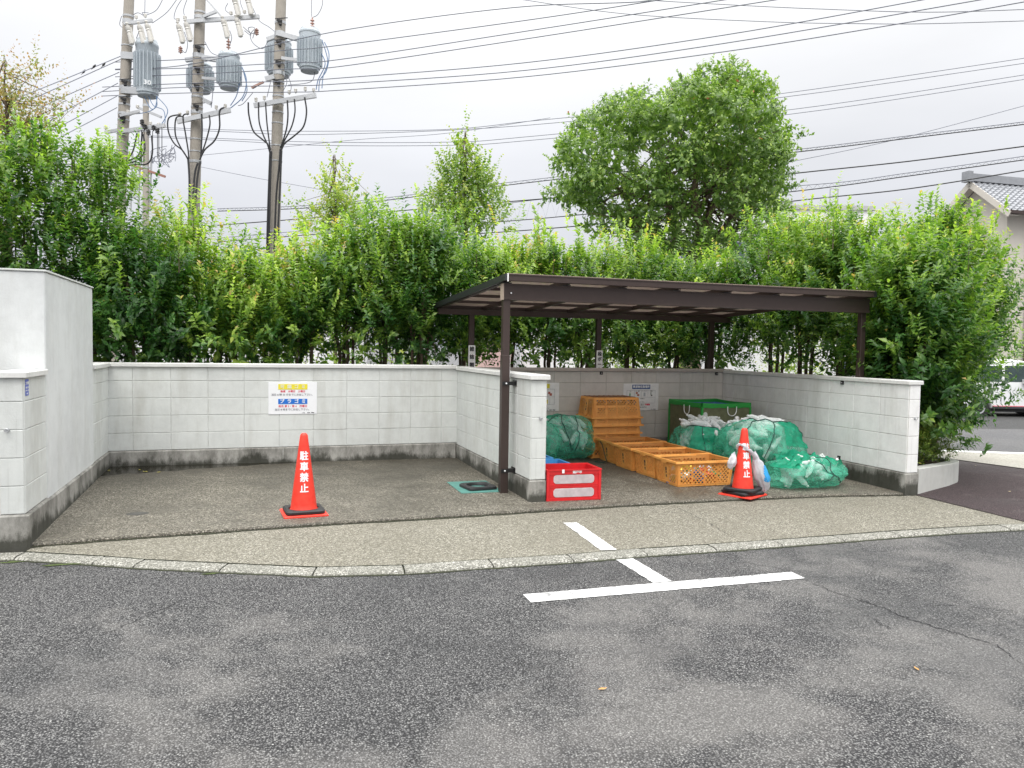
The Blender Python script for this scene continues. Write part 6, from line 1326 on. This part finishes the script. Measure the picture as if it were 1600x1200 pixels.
# tiled house at the right edge
ZH = 30; apex = at(1515, 284, ZH); t = thing('tiled_house', 'beige two-storey house with grey tiled gable roof at the right edge', 'house', (apex.x, apex.y, -.88))
ca, sa = math.cos(R(-38)), math.sin(R(-38)); ra = -R(20)
U = (rg*math.cos(R(15))+Vector((fw.x, fw.y, 0)).normalized()*math.sin(R(15))).normalized(); V = Vector((-U.y, U.x, 0))   # U: along the ridge, away right; V: across
ax = Vector((apex.x, apex.y, 0)); zr_ = apex.z; hw, rise, Lr = 1.85, 1.44, 12.0
def HP(u, v, z): return ax+U*u+V*v+Vector((0, 0, z))
b = MB(); gi = .45; vs = [HP(gi, -hw+.5, -.9), HP(gi, hw-.5, -.9), HP(gi, hw-.5, zr_-rise+.18), HP(gi, 0, zr_-.15), HP(gi, -hw+.5, zr_-rise+.18), HP(Lr, -hw+.5, -.9), HP(Lr, hw-.5, -.9), HP(Lr, hw-.5, zr_-rise+.18), HP(Lr, 0, zr_-.15), HP(Lr, -hw+.5, zr_-rise+.18)]
b.add(vs, [(0, 4, 3, 2, 1), (5, 6, 7, 8, 9), (0, 5, 9, 4), (1, 2, 7, 6)]); b.build('wall', M['stucco_beige'], t)
M['tile'] = plain('roof_tile', (.27, .28, .30), .45, var=.2, nsc=6)
b = MB()
for sg in (-1, 1):
    nc_, nr_ = 44, 12
    for j in range(nr_):
        f0, f1 = j/nr_, (j+1)/nr_
        for i in range(nc_*4+1):
            u = Lr*i/(nc_*4); w_ = .030*math.sin(2*PI*i/4)
            for f, dz in ((f0, .0), (f1, .055)): b.v.append(tuple(HP(u, sg*hw*f, zr_-rise*f+w_+dz)))
        k0 = len(b.v)-(nc_*4+1)*2
        for i in range(nc_*4): b.f.append((k0+2*i, k0+2*i+1, k0+2*i+3, k0+2*i+2)); b.m.append(0)
        if j:
            for i in range(nc_*4): kk_ = k0-(nc_*4+1)*2; b.f.append((kk_+2*i+1, k0+2*i, k0+2*i+2, kk_+2*i+3)); b.m.append(0)
rf = b.build('roof', M['tile'], t)
b = MB(); b.obox(HP(-.05, 0, zr_+.12), HP(Lr, 0, zr_+.12), .26, .22); b.obox(HP(-.08, 0, zr_+.27), HP(Lr, 0, zr_+.27), .16, .09); b.obox(HP(-.22, 0, zr_+.18), HP(-.0, 0, zr_+.18), .34, .40); b.build('ridge', M['tile'], rf)
for sg in (-1, 1): b = MB(); b.obox(HP(.02, 0, zr_-.10), HP(.02, sg*hw, zr_-rise-.10), .05, .22); b.obox(HP(.22, 0, zr_-.13), HP(.22, sg*hw, zr_-rise-.13), .40, .04); b.build('bargeboard', M['stucco_beige'], t)
b = MB(); b.obox(HP(0, -hw-.03, zr_-rise-.02), HP(Lr, -hw-.03, zr_-rise-.02), .12, .12); b.build('gutter', M['brown'], t)
b = MB(); q = HP(gi+1.0, -hw+.42, 0); b.tube([(q.x, q.y, zr_-rise-.1), (q.x, q.y, -.9)], .04, 6); b.build('downpipe', M['brown'], t)
for zz in (1.0, 3.6):
    b = MB(); vs = [HP(gi-.04, v, z) for v, z in ((-.2, zz), (1.2, zz), (1.2, zz+1.0), (-.2, zz+1.0))]; b.add(vs, [(0, 1, 2, 3)]); w_ = b.build('window', M['frame'], t)
    b = MB(); vs = [HP(gi-.05, v, z) for v, z in ((-.12, zz+.08), (1.12, zz+.08), (1.12, zz+.92), (-.12, zz+.92))]; b.add(vs, [(0, 1, 2, 3)]); b.build('pane', M['glass'], w_)
for i in range(3):
    u0 = 2.2+i*3; vs = [HP(u, -hw+.46, z) for u, z in ((u0, 3.4), (u0+1.6, 3.4), (u0+1.6, 4.5), (u0, 4.5))]; b = MB(); b.add(vs, [(0, 1, 2, 3)]); w_ = b.build('window', M['frame'], t)
    vs = [HP(u, -hw+.44, z) for u, z in ((u0+.08, 3.48), (u0+1.52, 3.48), (u0+1.52, 4.42), (u0+.08, 4.42))]; b = MB(); b.add(vs, [(0, 1, 2, 3)]); b.build('pane', M['glass'], w_)
# railing before the house
t = thing('metal_railing', 'dark metal railing beside the pale house at the right edge', 'railing', tuple(gat(1570, 25))); b = MB(); p0 = gat(1545, 25, 0); 
for i in range(26): q = p0+rg*(i*.13); b.tube([(q.x, q.y, -.4), (q.x, q.y, .62)], .012, 4)
b.tube([(p0.x, p0.y, .62), tuple(p0+rg*3.4+Vector((0, 0, .62)))], .02, 5); b.build('rails', M['brown'], t)
# ------------------------------------------------------------------ white car (side on)
carp = gat(1500, 21.4, -.507); ang = math.atan2(rg.y, rg.x)
t = thing('parked_car', 'white small car with red sill stripe parked side-on beyond the road', 'car', tuple(carp), rz=ang); ORG[t.name] = None
M['carpaint'] = plain('car_white', (.80, .81, .82), .25, var=.02, bump=0); M['tyre'] = plain('tyre', (.02, .02, .02), .8); M['cglass'] = plain('car_glass', (.05, .075, .075), .08, var=.3, bump=0)
low = [(.02, .35), (.05, .62), (.10, .86), (.42, .93), (2.5, .95), (3.1, .90), (3.38, .74), (3.42, .45), (3.36, .25)]
Wc = 1.45
def carshell(pr, y0, y1, inset=.0):
    b = MB(); n = len(pr); ys_ = [(y0, .06), (y0+.03, .02), (y0+.10, 0), (y1-.10, 0), (y1-.03, .02), (y1, .06)]
    cx_ = sum(p[0] for p in pr)/n; cz_ = sum(p[1] for p in pr)/n
    for y, s_ in ys_: b.v += [(cx_+(x-cx_)*(1-s_*.5), y, cz_+(z-cz_)*(1-s_)) for x, z in pr]
    b.f = [(j*n+i, (j+1)*n+i, (j+1)*n+(i+1) % n, j*n+(i+1) % n) for j in range(5) for i in range(n)]+[tuple(range(n)), tuple(range(6*n-1, 5*n-1, -1))]; b.m = [0]*len(b.f); return b
full = [(.03, .30), (.03, .62), (.10, .90), (.24, 1.30), (.38, 1.52), (.75, 1.62), (1.6, 1.64), (2.1, 1.55), (2.45, 1.25), (2.66, .98), (3.10, .92), (3.36, .78), (3.42, .45), (3.36, .27)]
wy = .66
def arch(xc): return [(xc+.33*math.cos(a), .27+.33*math.sin(a)) for a in np.linspace(0, PI, 9)]
bottom = [(3.36, .27)]+[(x, max(z, .27)) for x, z in arch(2.72)]+[(x, max(z, .27)) for x, z in arch(.60)]+[(.03, .30)]
prof = full[:-1]+bottom[:-1]
carshell(prof, 0, Wc).build('body', M['carpaint'], t, smooth=True)
for y, sg in ((-.004, -1), (Wc+.004, 1)):
    b = MB()
    for pts in ([(.42, 1.02), (1.18, 1.02), (1.18, 1.46), (.62, 1.46), (.50, 1.38)], [(1.26, 1.02), (2.42, 1.02), (2.06, 1.40), (1.95, 1.47), (1.26, 1.47)]): b.add([(x, y-.003*sg*-1 if False else y, z) for x, z in pts], [tuple(range(len(pts)))])
    b.build('side_window', M['cglass'], t)
    b = MB(); b.box(.95, 2.38, y-.004, y+.004, .335, .352); b.build('sill_stripe', M['ink_red'], t); b = MB(); b.box(.95, 2.38, y-.004, y+.004, .27, .325); b.build('sill_trim', M['ink'], t)
    for xa, xb in ((1.19, 1.20), (2.30, 2.31)): b = MB(); b.box(xa, xb, y-.003, y+.003, .40, 1.0); b.build('door_seam', M['ink_grey'], t)
    for x in (.95, 1.95): b = MB(); b.box(x, x+.16, y-.014, y+.004, .86, .89); b.build('door_handle', M['carpaint'], t)
b = MB(); b.box(.02, .12, -.003, .10, .88, 1.15); b.build('tail_light', M['ink_red'], t)
b = MB(); b.box(3.22, 3.40, -.003, .2, .66, .80); b.build('headlight', M['white'], t)
for x in (.60, 2.72):
    for y in (.09, Wc-.09):
        b = MB(); b.lathe([(.17, -.08), (.27, -.085), (.285, -.05), (.285, .05), (.27, .085), (.17, .08)], 24, Matrix.Translation((x, y, .285)) @ Matrix.Rotation(R(90), 4, 'X')); w_ = b.build('wheel', M['tyre'], t, smooth=True)
        b = MB(); b.lathe([(.17, -.086), (.05, -.07), (.0, -.07)], 16, Matrix.Translation((x, y, .285)) @ Matrix.Rotation(R(90 if y < .5 else -90), 4, 'X') @ Matrix.Scale(-1, 4, (0, 0, 1)), cap=False); b.build('rim', M['steel'], w_, smooth=True)
b = MB(); b.box(1.75, 1.95, -.12, -.005, .98, 1.10); b.build('wing_mirror', M['carpaint'], t)
b = MB(); b.box(.20, 3.2, .06, Wc-.06, .18, .30); b.build('underbody', M['tyre'], t)
